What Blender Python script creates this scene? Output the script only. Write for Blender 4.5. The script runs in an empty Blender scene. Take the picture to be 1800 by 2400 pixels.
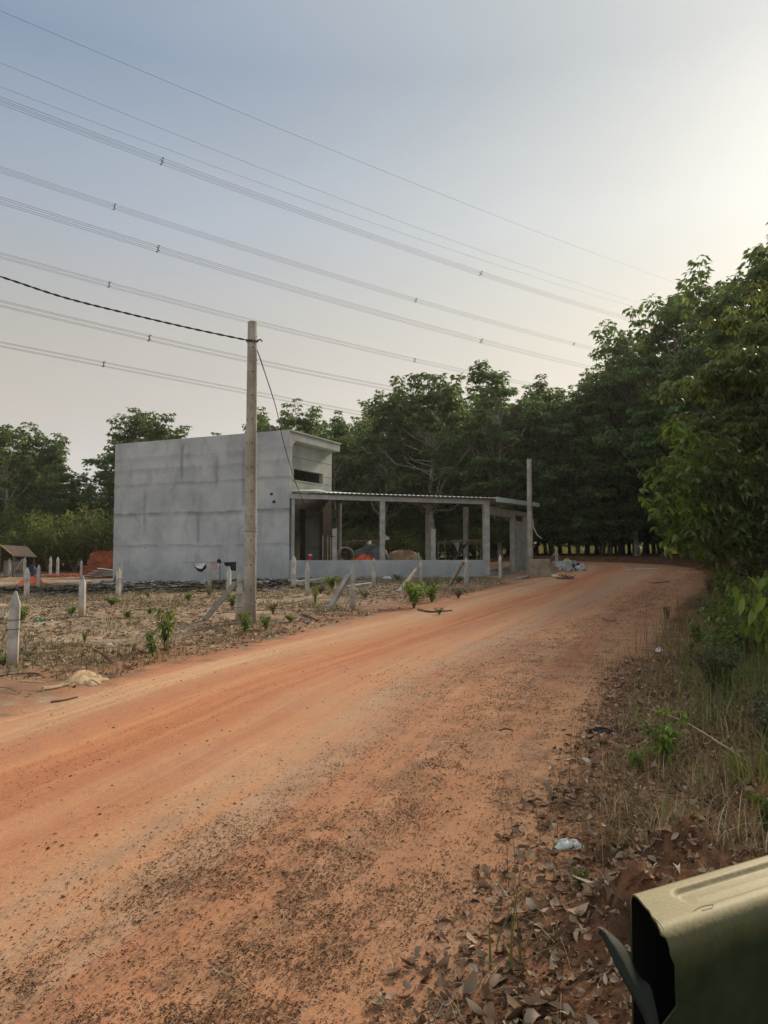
import bpy, math, random
import numpy as np
from mathutils import Vector

scene = bpy.context.scene
COL = scene.collection
rng = np.random.default_rng(11)
random.seed(11)
R = math.radians

# ------------------------------------------------------------------ camera
F = 1750.0                       # focal length in photo pixels (1800 x 2400)
HOR = 1295.0                     # horizon row
PITCH = math.atan((HOR - 1200) / F)
EYE = 1.5
cam_d = bpy.data.cameras.new("camera"); cam = bpy.data.objects.new("camera", cam_d); COL.objects.link(cam)
cam.location = (0, 0, EYE); cam.rotation_euler = (R(90) + PITCH, 0, 0)
cam_d.sensor_fit = 'VERTICAL'; cam_d.sensor_height = 36; cam_d.sensor_width = 27
cam_d.lens = 36 * F / 2400; cam_d.clip_start = .05; cam_d.clip_end = 6000
scene.camera = cam
CP, SP = math.cos(PITCH), math.sin(PITCH)

def ray(px, py):
    u = (px - 900) / F; v = (1200 - py) / F
    return np.array([u, CP - SP * v, SP + CP * v])
def at_depth(px, py, d):
    r = ray(px, py); t = d / r[1]
    return np.array([r[0] * t, d, EYE + r[2] * t])
def zpix(px, py, d): return float(at_depth(px, py, d)[2])

# ------------------------------------------------------------------ noise
def _h(ix, iy, s):
    n = (ix.astype(np.int64) * 374761393 + iy.astype(np.int64) * 668265263 + s * 974711) & 0x7fffffff
    n = ((n ^ (n >> 13)) * 1274126177) & 0x7fffffff
    return ((n ^ (n >> 16)) & 0xffff) / 65535.0
def vnoise(x, y, s=0):
    x = np.asarray(x, float); y = np.asarray(y, float)
    ix = np.floor(x); iy = np.floor(y); fx = x - ix; fy = y - iy
    fx = fx * fx * (3 - 2 * fx); fy = fy * fy * (3 - 2 * fy)
    a = _h(ix, iy, s); b = _h(ix + 1, iy, s); c = _h(ix, iy + 1, s); d = _h(ix + 1, iy + 1, s)
    return (a * (1 - fx) + b * fx) * (1 - fy) + (c * (1 - fx) + d * fx) * fy - .5
def fbm(x, y, s=0, o=4):
    r = 0; a = 1.0
    for k in range(o):
        r = r + a * vnoise(x * 2 ** k, y * 2 ** k, s + k * 17); a *= .5
    return r
def sstep(a, b, x):
    t = np.clip((np.asarray(x, float) - a) / (b - a), 0, 1); return t * t * (3 - 2 * t)

# ------------------------------------------------------------------ terrain
def zbase(x, y):
    x = np.asarray(x, float); y = np.asarray(y, float)
    k = .0028 + .0097 * sstep(-13, -1, x) + .0085 * sstep(1, 11, x)
    yy = np.clip(y - 2.5, 0, 62)
    return k * yy
def hit(px, py, f=zbase):
    r = ray(px, py); t = .5; last = t
    while t < 400:
        p = r * t
        if EYE + p[2] < float(f(p[0], p[1])):
            a, b = last, t
            for _ in range(30):
                m = (a + b) / 2; p = r * m
                if EYE + p[2] < float(f(p[0], p[1])): b = m
                else: a = m
            return np.array([r[0] * b, r[1] * b, float(f(r[0] * b, r[1] * b))])
        last = t; t *= 1.02
    p = r * 80
    return np.array([p[0], p[1], float(f(p[0], p[1]))])

LE = [(-10.5, -18), (-7.0, -7), (-5.2, 0)] + [tuple(hit(*p)[:2]) for p in
      [(0, 1688), (330, 1575), (650, 1500), (900, 1440), (1100, 1392), (1220, 1362), (1310, 1342)]] + [(11.2, 40.5), (10.8, 43.5), (8.5, 46), (4, 47.5), (-6, 49), (-30, 50)]
RE = [(-6.0, -18), (-2.6, -7), (-.9, 0)] + [tuple(hit(*p)[:2]) for p in
      [(1050, 2400), (1290, 2000), (1400, 1740), (1480, 1560), (1545, 1470), (1610, 1405), (1655, 1365)]] + [(15.2, 36), (15.6, 41), (14.3, 45.5), (11, 48.5), (5, 51), (-6, 53), (-30, 54)]
LE = np.array(LE, float); RE = np.array(RE, float)
def chaikin(P, n=2):
    for _ in range(n):
        Q = [P[0]]
        for a, b in zip(P[:-1], P[1:]):
            Q += [a * .75 + b * .25, a * .25 + b * .75]
        Q.append(P[-1]); P = np.array(Q)
    return P
LE = chaikin(LE, 1); RE = chaikin(RE, 1)
def poly_dist(P, x, y):
    """distance to polyline, arclength there, side (+ right of it)"""
    best = np.full(x.shape, 1e9); arc = np.zeros(x.shape); side = np.zeros(x.shape); s0 = 0.0
    for a, b in zip(P[:-1], P[1:]):
        d = b - a; L = math.hypot(*d)
        t = np.clip(((x - a[0]) * d[0] + (y - a[1]) * d[1]) / (L * L), 0, 1)
        qx = x - a[0] - d[0] * t; qy = y - a[1] - d[1] * t
        dd = np.hypot(qx, qy); m = dd < best
        cr = d[1] * (x - a[0]) - d[0] * (y - a[1])
        best = np.where(m, dd, best); arc = np.where(m, s0 + t * L, arc); side = np.where(m, np.sign(cr), side)
        s0 += L
    return best, arc, side
def road_coords(x, y):
    """dl: metres right of the left edge, dr: metres left of the right edge (both > 0 on the road), arc"""
    x = np.atleast_1d(np.asarray(x, float)); y = np.atleast_1d(np.asarray(y, float))
    a, arc, sa = poly_dist(LE, x, y); b, _, sb = poly_dist(RE, x, y)
    w = .22 * fbm(x * .9, y * .9, 5, 3); w2 = .22 * fbm(x * .9 + 50, y * .9, 15, 3)
    road_coords.mid = (a * sa + b * sb) * .5
    return a * sa + w, -b * sb + w2, arc
MOUNDS = [(1.02, 3.02, .24, .22), (1.42, 3.55, .2, .26), (.98, 2.5, .08, .2), (2.2, 4.3, .1, .3), (3.2, 5.6, .14, .4), (4.6, 7.2, .2, .6)]
def ground(x, y, dl=None, dr=None):
    x = np.atleast_1d(np.asarray(x, float)); y = np.atleast_1d(np.asarray(y, float))
    if dl is None: dl, dr, _ = road_coords(x, y)
    
    z = zbase(x, y)
    inside = np.minimum(dl, dr)
    off = sstep(0, .8, -inside)
    near = np.exp(-np.hypot(x, y) / 60)
    z = z + off * (.10 * fbm(x * .55, y * .55, 1, 3) + .06 * fbm(x * 2.1, y * 2.1, 2, 4) + .02 * fbm(x * 9, y * 9, 4, 2)) * near
    z = z + (1 - off) * (.018 * fbm(x * 1.3, y * .8, 7, 3) + .008 * fbm(x * 7, y * 7, 8, 2)) * near
    # wheel ruts follow the left edge of the road
    ms = road_coords.mid if np.shape(road_coords.mid) == np.shape(x) else dl - 2.2
    for c, wd, dp in ((-1.0, .3, .042), (-.45, .12, .018), (.75, .3, .038), (.25, .1, .01), (-1.5, .12, .012)):
        z = z - (1 - off) * dp * np.exp(-((ms - c) / wd) ** 2)
    # the right verge is a low bank
    z = z + .22 * sstep(.2, 3.2, -dr) * (dr < 0) * (y < 60)
    for mx, my, h, r in MOUNDS:
        q = ((x - mx) ** 2 + (y - my) ** 2) / (r * r)
        z = z + h * np.exp(-q) * (1 + .8 * fbm(x * 9, y * 9, 9, 3))
    return z
def gz(x, y): return float(ground(x, y)[0])
def on_ground(px, py):
    p = hit(px, py); p[2] = gz(p[0], p[1]); return p

# ------------------------------------------------------------------ mesh helpers
def np_obj(name, V, Fc, mat, parent=None, attrs=None, smooth=False):
    me = bpy.data.meshes.new(name)
    V = np.ascontiguousarray(V, np.float32); Fc = np.ascontiguousarray(Fc, np.int32)
    n, k = Fc.shape
    me.vertices.add(len(V)); me.vertices.foreach_set("co", V.ravel())
    me.loops.add(n * k); me.loops.foreach_set("vertex_index", Fc.ravel())
    me.polygons.add(n); me.polygons.foreach_set("loop_start", np.arange(0, n * k, k, dtype=np.int32))
    if smooth: me.polygons.foreach_set("use_smooth", np.ones(n, bool))
    for an, av in (attrs or {}).items():
        a = me.attributes.new(an, 'FLOAT', 'POINT'); a.data.foreach_set("value", np.ascontiguousarray(av, np.float32))
    me.update(calc_edges=True); me.validate()
    if mat: me.materials.append(mat)
    o = bpy.data.objects.new(name, me); COL.objects.link(o)
    if parent: o.parent = parent
    return o
class MB:
    def __init__(s): s.v = []; s.f = []
    def add(s, vs, fs):
        b = len(s.v); s.v += [tuple(map(float, q)) for q in vs]; s.f += [tuple(i + b for i in q) for q in fs]
    def hexa(s, p):  # 4 bottom ccw, 4 top
        s.add(p, [(0, 3, 2, 1), (4, 5, 6, 7), (0, 1, 5, 4), (1, 2, 6, 5), (2, 3, 7, 6), (3, 0, 4, 7)])
    def box(s, x0, x1, y0, y1, z0, z1):
        s.hexa([(x0, y0, z0), (x1, y0, z0), (x1, y1, z0), (x0, y1, z0), (x0, y0, z1), (x1, y0, z1), (x1, y1, z1), (x0, y1, z1)])
    def bar(s, a, b, w, h=None):
        a = Vector(a); b = Vector(b); h = h or w; d = (b - a).normalized()
        up = Vector((0, 0, 1)) if abs(d.z) < .95 else Vector((1, 0, 0))
        sx = d.cross(up).normalized() * w / 2; sy = sx.cross(d).normalized() * h / 2
        s.hexa([a - sx - sy, a + sx - sy, a + sx + sy, a - sx + sy, b - sx - sy, b + sx - sy, b + sx + sy, b - sx + sy])
    def tube(s, pts, rad, n=6, cap=True):
        pts = [Vector(p) for p in pts]
        if not hasattr(rad, '__len__'): rad = [rad] * len(pts)
        vs = []; fs = []; u = None
        for i, p in enumerate(pts):
            d = (pts[min(i + 1, len(pts) - 1)] - pts[max(i - 1, 0)]).normalized()
            if u is None:
                u = d.cross(Vector((0, 0, 1)) if abs(d.z) < .9 else Vector((1, 0, 0))).normalized()
            else:
                u = (u - d * u.dot(d)).normalized()
            w = d.cross(u)
            for k in range(n):
                a = 2 * math.pi * k / n
                vs.append(p + (u * math.cos(a) + w * math.sin(a)) * rad[i])
        for i in range(len(pts) - 1):
            for k in range(n):
                q = (k + 1) % n
                fs.append((i * n + k, i * n + q, (i + 1) * n + q, (i + 1) * n + k))
        if cap:
            fs.append(tuple(reversed(range(n)))); fs.append(tuple(range((len(pts) - 1) * n, len(pts) * n)))
        s.add(vs, fs)
    def prism(s, poly, z0, z1):
        n = len(poly)
        s.add([(x, y, z0) for x, y in poly] + [(x, y, z1) for x, y in poly],
              [tuple(reversed(range(n))), tuple(range(n, 2 * n))] + [(i, (i + 1) % n, n + (i + 1) % n, n + i) for i in range(n)])
    def blob(s, c, r, seed=0, rough=.25, nu=10, nv=7, flat=False):
        rn = random.Random(seed); vs = []; fs = []
        ph = [rn.uniform(0, 6.28) for _ in range(6)]
        for j in range(nv + 1):
            th = math.pi * j / nv
            for i in range(nu):
                a = 2 * math.pi * i / nu
                k = 1 + rough * (math.sin(3 * a + ph[0] + 2 * th) * .5 + math.sin(5 * a + ph[1] - 3 * th) * .35 + rn.uniform(-.4, .4))
                z = math.cos(th) * r[2] * k
                if flat: z = max(z, -.05)
                vs.append((c[0] + math.sin(th) * math.cos(a) * r[0] * k, c[1] + math.sin(th) * math.sin(a) * r[1] * k, c[2] + z))
        for j in range(nv):
            for i in range(nu):
                q = (i + 1) % nu
                fs.append((j * nu + i, (j + 1) * nu + i, (j + 1) * nu + q, j * nu + q))
        s.add(vs, fs)
    def build(s, name, mat, parent=None, loc=(0, 0, 0), rotz=0, smooth=False, bevel=0):
        me = bpy.data.meshes.new(name); me.from_pydata(s.v, [], s.f)
        if smooth: me.polygons.foreach_set("use_smooth", [True] * len(me.polygons))
        me.update(); me.materials.append(mat)
        o = bpy.data.objects.new(name, me); COL.objects.link(o)
        o.location = loc; o.rotation_euler = (0, 0, rotz)
        if parent: o.parent = parent
        if bevel:
            m = o.modifiers.new("bevel", 'BEVEL'); m.width = bevel; m.segments = 2; m.limit_method = 'ANGLE'
        return o
def tag(o, label, cat, group=None, kind=None):
    if label: o["label"] = label
    if cat: o["category"] = cat
    if group: o["group"] = group
    if kind: o["kind"] = kind
    return o
def empty(name, loc, rotz=0):
    o = bpy.data.objects.new(name, None); COL.objects.link(o); o.location = loc; o.rotation_euler = (0, 0, rotz); o.empty_display_size = .2
    return o
def copy_tree(o, parent=None):
    c = o.copy(); COL.objects.link(c)
    if parent: c.parent = parent
    for ch in list(o.children): copy_tree(ch, c)
    return c
def unit(v): return v / np.maximum(np.linalg.norm(v, axis=-1, keepdims=True), 1e-9)

def leaves(P, D, N, L, W, fold=.15, fine=False):
    """diamond (or six-point) leaves at P along D with surface normal N"""
    n = len(P); D = unit(D); S = unit(np.cross(D, N)); N = np.cross(S, D)
    L = np.broadcast_to(L, (n,))[:, None]; W = np.broadcast_to(W, (n,))[:, None]
    if not fine:
        V = np.stack([P, P + D * L * .45 + S * W * .5 + N * W * fold, P + D * L - N * L * .12, P + D * L * .45 - S * W * .5 + N * W * fold], 1)
        return V.reshape(-1, 3), np.arange(4 * n).reshape(n, 4)
    V = np.stack([P, P + D * L * .28 + S * W * .42 + N * W * fold, P + D * L * .66 + S * W * .44 + N * W * fold * .6, P + D * L - N * L * .18,
                  P + D * L * .66 - S * W * .44 + N * W * fold * .6, P + D * L * .28 - S * W * .42 + N * W * fold, P + D * L * .5 - N * W * .03], 1)
    b = np.arange(n)[:, None] * 7
    T = np.concatenate([b + np.array([q]) for q in ((0, 6, 1), (1, 6, 2), (2, 6, 3), (0, 5, 6), (5, 4, 6), (4, 3, 6))], 0)
    return V.reshape(-1, 3), T
def curled(P, D, N, L, W, curl, seed=0):
    """dry leaf, 5 x 3 grid, curled along and across"""
    r = np.random.default_rng(seed); n = len(P); D = unit(D); S = unit(np.cross(D, N)); N = np.cross(S, D)
    prof = np.array([.12, .75, 1, .7, .05]); rows = []
    c1 = curl * r.uniform(-1, 1, n); c2 = curl * r.uniform(.1, 1, n)
    for i, t in enumerate((0, .25, .5, .75, 1)):
        ctr = P + D * (L * t)[:, None] + N * (L * c1 * (t - .5) ** 2 * 1.6)[:, None]
        w = (W * prof[i] * .5)[:, None]
        jl = r.uniform(.8, 1.2, (n, 1)); jr = r.uniform(.8, 1.2, (n, 1))
        rows += [ctr + S * w * jl + N * w * c2[:, None], ctr, ctr - S * w * jr + N * w * c2[:, None] * r.uniform(.3, 1.2, (n, 1))]
    V = np.stack(rows, 1).reshape(-1, 3); b = np.arange(n)[:, None] * 15
    Fc = np.concatenate([b + np.array([[i * 3 + j, i * 3 + j + 1, i * 3 + j + 4, i * 3 + j + 3]]) for i in range(4) for j in range(2)], 0)
    return V, Fc
def blades(P, H, lean, az, W, seg=3, droop=.5):
    """grass blades: tapered bent strips"""
    n = len(P); H = np.broadcast_to(H, (n,)); W = np.broadcast_to(W, (n,)); lean = np.broadcast_to(lean, (n,))
    d = np.stack([np.cos(az), np.sin(az), 0 * az], 1); s = np.stack([-np.sin(az), np.cos(az), 0 * az], 1)
    rows = []
    for i in range(seg + 1):
        t = i / seg
        c = P + d * (H * lean * t ** (1 + droop))[:, None] + np.array([0, 0, 1.]) * (H * (t - lean * .45 * t ** 2.2))[:, None]
        w = (W * (1 - .92 * t) * .5)[:, None]
        rows += [c - s * w, c + s * w]
    V = np.stack(rows, 1).reshape(-1, 3); b = np.arange(n)[:, None] * (2 * seg + 2)
    Fc = np.concatenate([b + np.array([[2 * i, 2 * i + 1, 2 * i + 3, 2 * i + 2]]) for i in range(seg)], 0)
    return V, Fc
def merge(parts):
    Vs, Fs, o = [], [], 0
    for V, Fc in parts:
        Vs.append(V); Fs.append(Fc + o); o += len(V)
    return np.concatenate(Vs), np.concatenate(Fs)

# ------------------------------------------------------------------ materials
class NT:
    def __init__(s, name):
        s.m = bpy.data.materials.new(name); s.m.use_nodes = True; s.t = s.m.node_tree; s.t.nodes.clear()
        s.out = s.n('ShaderNodeOutputMaterial')
    def n(s, t, **kw):
        x = s.t.nodes.new(t)
        for k, v in kw.items(): setattr(x, k, v)
        return x
    def l(s, a, b): s.t.links.new(a, b)
    def val(s, sock, v):
        if hasattr(v, 'is_linked') or hasattr(v, 'links'): s.l(v, sock)
        else: sock.default_value = v
    def math(s, op, a, b=0.0, clamp=False):
        x = s.n('ShaderNodeMath', operation=op, use_clamp=clamp); s.val(x.inputs[0], a); s.val(x.inputs[1], b); return x.outputs[0]
    def mix(s, f, a, b):
        x = s.n('ShaderNodeMix', data_type='RGBA'); s.val(x.inputs[0], f)
        s.val(x.inputs[6], a if hasattr(a, 'links') else (*a, 1)); s.val(x.inputs[7], b if hasattr(b, 'links') else (*b, 1)); return x.outputs[2]
    def noise(s, vec, scale, detail=5, rough=.55, dist=0):
        x = s.n('ShaderNodeTexNoise'); x.inputs['Scale'].default_value = scale; x.inputs['Detail'].default_value = detail
        x.inputs['Roughness'].default_value = rough; x.inputs['Distortion'].default_value = dist
        if vec is not None: s.l(vec, x.inputs['Vector'])
        return x.outputs[0]
    def ramp(s, f, a, b):
        x = s.n('ShaderNodeMapRange'); s.val(x.inputs[0], f); x.inputs[1].default_value = a; x.inputs[2].default_value = b; x.interpolation_type = 'SMOOTHSTEP'
        return x.outputs[0]
    def attr(s, name): return s.n('ShaderNodeAttribute', attribute_name=name).outputs['Fac']
    def xyz(s, a, b, c=0.0):
        x = s.n('ShaderNodeCombineXYZ'); s.val(x.inputs[0], a); s.val(x.inputs[1], b); s.val(x.inputs[2], c); return x.outputs[0]
    def sep(s, v):
        x = s.n('ShaderNodeSeparateXYZ'); s.l(v, x.inputs[0]); return x.outputs
    def obj(s): return s.n('ShaderNodeTexCoord').outputs['Object']
    def pos(s): return s.n('ShaderNodeNewGeometry').outputs['Position']
    def island(s): return s.n('ShaderNodeNewGeometry').outputs['Random Per Island']
    def bump(s, h, strength, dist=.02):
        x = s.n('ShaderNodeBump'); x.inputs['Strength'].default_value = strength; x.inputs['Distance'].default_value = dist; s.l(h, x.inputs['Height']); return x.outputs[0]
    def bsdf(s, col, rough=.9, normal=None, spec=.3, metal=0, trans=None):
        b = s.n('ShaderNodeBsdfPrincipled'); s.val(b.inputs['Base Color'], col if hasattr(col, 'links') else (*col, 1)); s.val(b.inputs['Roughness'], rough)
        b.inputs['Specular IOR Level'].default_value = spec; b.inputs['Metallic'].default_value = metal
        if normal is not None: s.l(normal, b.inputs['Normal'])
        if trans:
            t = s.n('ShaderNodeBsdfTranslucent'); s.val(t.inputs[0], trans[1] if hasattr(trans[1], 'links') else (*trans[1], 1))
            m = s.n('ShaderNodeMixShader'); m.inputs[0].default_value = trans[0]; s.l(b.outputs[0], m.inputs[1]); s.l(t.outputs[0], m.inputs[2])
            s.l(m.outputs[0], s.out.inputs[0])
        else: s.l(b.outputs[0], s.out.inputs[0])
        return s.m
def simple(name, a, b, scale=6, rough=.85, bump=.2, spec=.3, metal=0, fine=40, lo=.35, hi=.65, world=False):
    t = NT(name); v = t.pos() if world else t.obj()
    n1 = t.noise(v, scale, 6); n2 = t.noise(v, fine, 4)
    c = t.mix(t.ramp(n1, lo, hi), a, b)
    c = t.mix(t.math('MULTIPLY', t.ramp(n2, .35, .75), .35), c, tuple(q * .6 for q in a))
    return t.bsdf(c, rough, t.bump(t.math('ADD', n1, t.math('MULTIPLY', n2, .5)), bump) if bump else None, spec, metal)
def leafmat(name, dark, light, tcol, tf=.3, rough=.55, yellow=None, spec=.3):
    t = NT(name); r = t.island(); inf = t.n('ShaderNodeObjectInfo').outputs['Random']
    c = t.mix(t.math('MULTIPLY', r, r), dark, light)
    hs = t.n('ShaderNodeHueSaturation'); t.l(c, hs.inputs['Color']); t.l(t.math('ADD', t.math('MULTIPLY', inf, .75), .65), hs.inputs['Value']); t.l(t.math('ADD', .485, t.math('MULTIPLY', t.math('FRACT', t.math('MULTIPLY', inf, 7.3)), .03)), hs.inputs['Hue']); c = hs.outputs[0]
    if yellow: c = t.mix(t.ramp(r, .93, .97), c, yellow)
    tc = t.mix(r, tuple(q * .7 for q in tcol), tcol)
    return t.bsdf(c, rough, None, spec, 0, (tf, tc))
def multi(name, cols, rough=.9, trans=0):
    """random pick of colours for loose pieces"""
    t = NT(name); r = t.island(); x = t.n('ShaderNodeValToRGB'); x.color_ramp.interpolation = 'LINEAR'
    e = x.color_ramp.elements; e[0].position = 0; e[0].color = (*cols[0], 1); e[1].position = 1; e[1].color = (*cols[-1], 1)
    for i, c in enumerate(cols[1:-1]):
        k = e.new((i + 1) / (len(cols) - 1)); k.color = (*c, 1)
    t.l(r, x.inputs[0])
    return t.bsdf(x.outputs[0], rough, None, .2, 0, (trans, x.outputs[0]) if trans else None)
# ------------------------------------------------------------------ ground + road material
def earth(name, road):
    t = NT(name); p = t.pos(); ru = t.attr('ru'); rv = t.attr('rv'); dr = t.attr('dr'); rs = t.attr('rs')
    st = t.xyz(t.math('MULTIPLY', ru, 1.0), t.math('MULTIPLY', rv, .09))
    wob = t.math('MULTIPLY', t.math('SUBTRACT', t.noise(p, .35, 3), .5), 1.2)
    wb2 = t.math('MULTIPLY', wob, .10)
    rw = t.math('ADD', rs, wb2)
    s1 = t.noise(t.xyz(rw, t.math('MULTIPLY', rv, .03)), 1.5, 4, .6)
    s2 = t.noise(t.xyz(rw, t.math('MULTIPLY', rv, .035)), 6.5, 5, .65)
    s3 = t.noise(t.xyz(rw, t.math('MULTIPLY', rv, .06)), 22, 4, .7)
    n_mot = t.noise(p, 9, 5, .7)
    n_big = t.noise(p, .5, 5); n_mid = t.noise(p, 3.2, 6, .65); n_fine = t.noise(p, 34, 5, .7); n_grit = t.noise(p, 120, 3, .7)
    v = t.n('ShaderNodeTexVoronoi'); v.inputs['Scale'].default_value = 26; t.l(p, v.inputs['Vector']); v.inputs['Randomness'].default_value = 1
    # road: orange laterite, redder wheel tracks, pale dusty bands
    ora = (.50, .25, .125); red = (.42, .175, .09); pale = (.54, .36, .225); grey = (.38, .27, .19)
    c = t.mix(t.ramp(s1, .36, .60), red, ora)
    c = t.mix(t.math('MULTIPLY', t.ramp(s2, .52, .72), .45), c, pale)
    c = t.mix(t.math('MULTIPLY', t.ramp(n_big, .45, .7), .3), c, grey)
    def band(cen, w):
        d = t.math('ABSOLUTE', t.math('SUBTRACT', t.math('ADD', rs, t.math('MULTIPLY', wob, .15)), cen))
        return t.ramp(d, w, w * .2)
    c = t.mix(t.math('MULTIPLY', band(-1.0, .75), .8), c, t.mix(t.ramp(s2, .35, .65), (.39, .135, .06), (.50, .21, .095)))
    c = t.mix(t.math('MULTIPLY', band(-2.1, .5), .42), c, t.mix(t.ramp(s2, .35, .65), (.44, .25, .13), (.60, .40, .24)))
    c = t.mix(t.math('MULTIPLY', band(.55, .55), t.math('MULTIPLY', t.ramp(s2, .3, .6), .6)), c, (.42, .285, .185))
    c = t.mix(t.math('MULTIPLY', t.ramp(s3, .5, .75), .4), c, t.mix(.5, c, (.20, .085, .045)))
    c = t.mix(t.math('MULTIPLY', t.ramp(n_mot, .5, .72), .35), c, t.mix(.45, c, (.22, .11, .06)))
    c = t.mix(t.math('MULTIPLY', t.ramp(n_fine, .56, .72), .4), c, t.mix(.5, c, (.75, .55, .38)))
    # litter stain towards the right edge of the road
    lit = t.math('MULTIPLY', t.ramp(t.math('ADD', dr, t.math('MULTIPLY', wob, .8)), 2.7, .9), t.math('MULTIPLY', t.ramp(n_mid, .40, .6), t.ramp(s2, .35, .6)))
    c = t.mix(t.math('MULTIPLY', lit, .72), c, t.mix(t.ramp(n_fine, .4, .6), (.13, .065, .035), (.34, .19, .105)))
    roadc = c
    # verge and lot: dry brown earth with straw, pale sand patches, reddish near the road
    g = t.mix(t.ramp(n_mid, .35, .65), (.15, .098, .06), (.35, .245, .155))
    g = t.mix(t.math('MULTIPLY', t.ramp(n_big, .5, .68), .75), g, (.46, .355, .24))
    g = t.mix(t.math('MULTIPLY', t.ramp(n_fine, .5, .7), .55), g, (.06, .038, .022))
    bn = t.ramp(t.math('ADD', t.attr('burn'), t.math('MULTIPLY', t.math('SUBTRACT', n_mid, .5), 1.1)), .35, .75)
    g = t.mix(t.math('MULTIPLY', bn, .88), g, t.mix(t.ramp(n_fine, .4, .65), (.022, .02, .019), (.09, .078, .068)))
    edge = t.ramp(ru, -2.6, -.05)
    g = t.mix(t.math('MULTIPLY', edge, t.ramp(n_mid, .3, .6)), g, t.mix(t.ramp(n_fine, .35, .65), (.20, .085, .045), (.35, .165, .085)))
    rg = t.mix(t.ramp(n_mid, .4, .62), (.075, .04, .024), (.24, .105, .05))
    rg = t.mix(t.math('MULTIPLY', t.ramp(n_fine, .5, .66), .7), rg, (.05, .028, .018))
    side = t.ramp(dr, .1, -.15)
    g = t.mix(side, g, rg)
    isroad = t.ramp(t.math('ADD', t.math('MINIMUM', ru, dr), t.math('MULTIPLY', t.math('SUBTRACT', n_mid, .5), 1.1)), -.28, .22)
    c = t.mix(isroad, g, roadc)
    c = t.mix(t.math('MULTIPLY', t.ramp(n_grit, .55, .8), .35), c, t.mix(.5, c, (.03, .015, .01)))
    h = t.math('ADD', t.math('MULTIPLY', n_mid, .5), t.math('ADD', t.math('MULTIPLY', n_fine, .35), t.math('MULTIPLY', n_grit, .15)))
    return t.bsdf(c, .95, t.bump(h, .6 if not road else .65, .035), .15)
M_ground = earth('dry_earth', False); M_road = earth('laterite_road', True)

# one polar sheet round the viewer, split into ground and road faces that share their vertices
ang = np.concatenate([np.arange(-40, 40.01, .22), np.arange(42, 318.1, 4)])
ang = np.radians(ang[:-1]) if abs(ang[-1] - 320) < .01 else np.radians(ang)
rad = [.01]
while rad[-1] < 130: rad.append(rad[-1] * 1.0165 + .004)
while rad[-1] < 700: rad.append(rad[-1] * 1.3)
rad = np.array(rad)
A, RR = np.meshgrid(ang, rad)
gx = (np.sin(A) * RR).ravel(); gy = (np.cos(A) * RR).ravel()
dl, dr, arc = road_coords(gx, gy); rs_ = road_coords.mid.copy()
burn = np.zeros(len(gx))
for bx, by, bw, bh in ((-12.5, 26.5, 3.2, 1.5), (-9.5, 28.2, 2.4, 1.2), (-6.6, 27.6, 2.0, .8), (-15.5, 25.0, 2.4, 1.6), (-4.2, 29.0, 1.4, .7)):
    burn = np.maximum(burn, np.exp(-(((gx - bx) / bw) ** 2 + ((gy - by) / bh) ** 2)))
gzv = ground(gx, gy, dl, dr)
V = np.stack([gx, gy, gzv], 1)
na, nr = len(ang), len(rad)
ii, jj = np.meshgrid(np.arange(nr - 1), np.arange(na), indexing='ij'); j2 = (jj + 1) % na
FQ = np.stack([ii * na + jj, (ii + 1) * na + jj, (ii + 1) * na + j2, ii * na + j2], -1).reshape(-1, 4)[:, ::-1]
inside = np.minimum(dl, dr)
froad = (inside[FQ].mean(1) > 0) & (np.hypot(gx, gy)[FQ].mean(1) < 90)
def sub(name, sel, mat):
    f = FQ[sel]; u, inv = np.unique(f, return_inverse=True)
    o = np_obj(name, V[u], inv.reshape(f.shape), mat, attrs={'ru': dl[u], 'rv': arc[u], 'dr': dr[u], 'rs': rs_[u], 'burn': burn[u]}, smooth=True)
    return tag(o, None, None, kind='structure')
o = sub('ground', ~froad, M_ground); o["label"] = "dry brown earth of the building plot and verges with leaf litter"; 
o = sub('dirt_road', froad, M_road); o["label"] = "orange laterite dirt road curving left behind the house"
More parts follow.
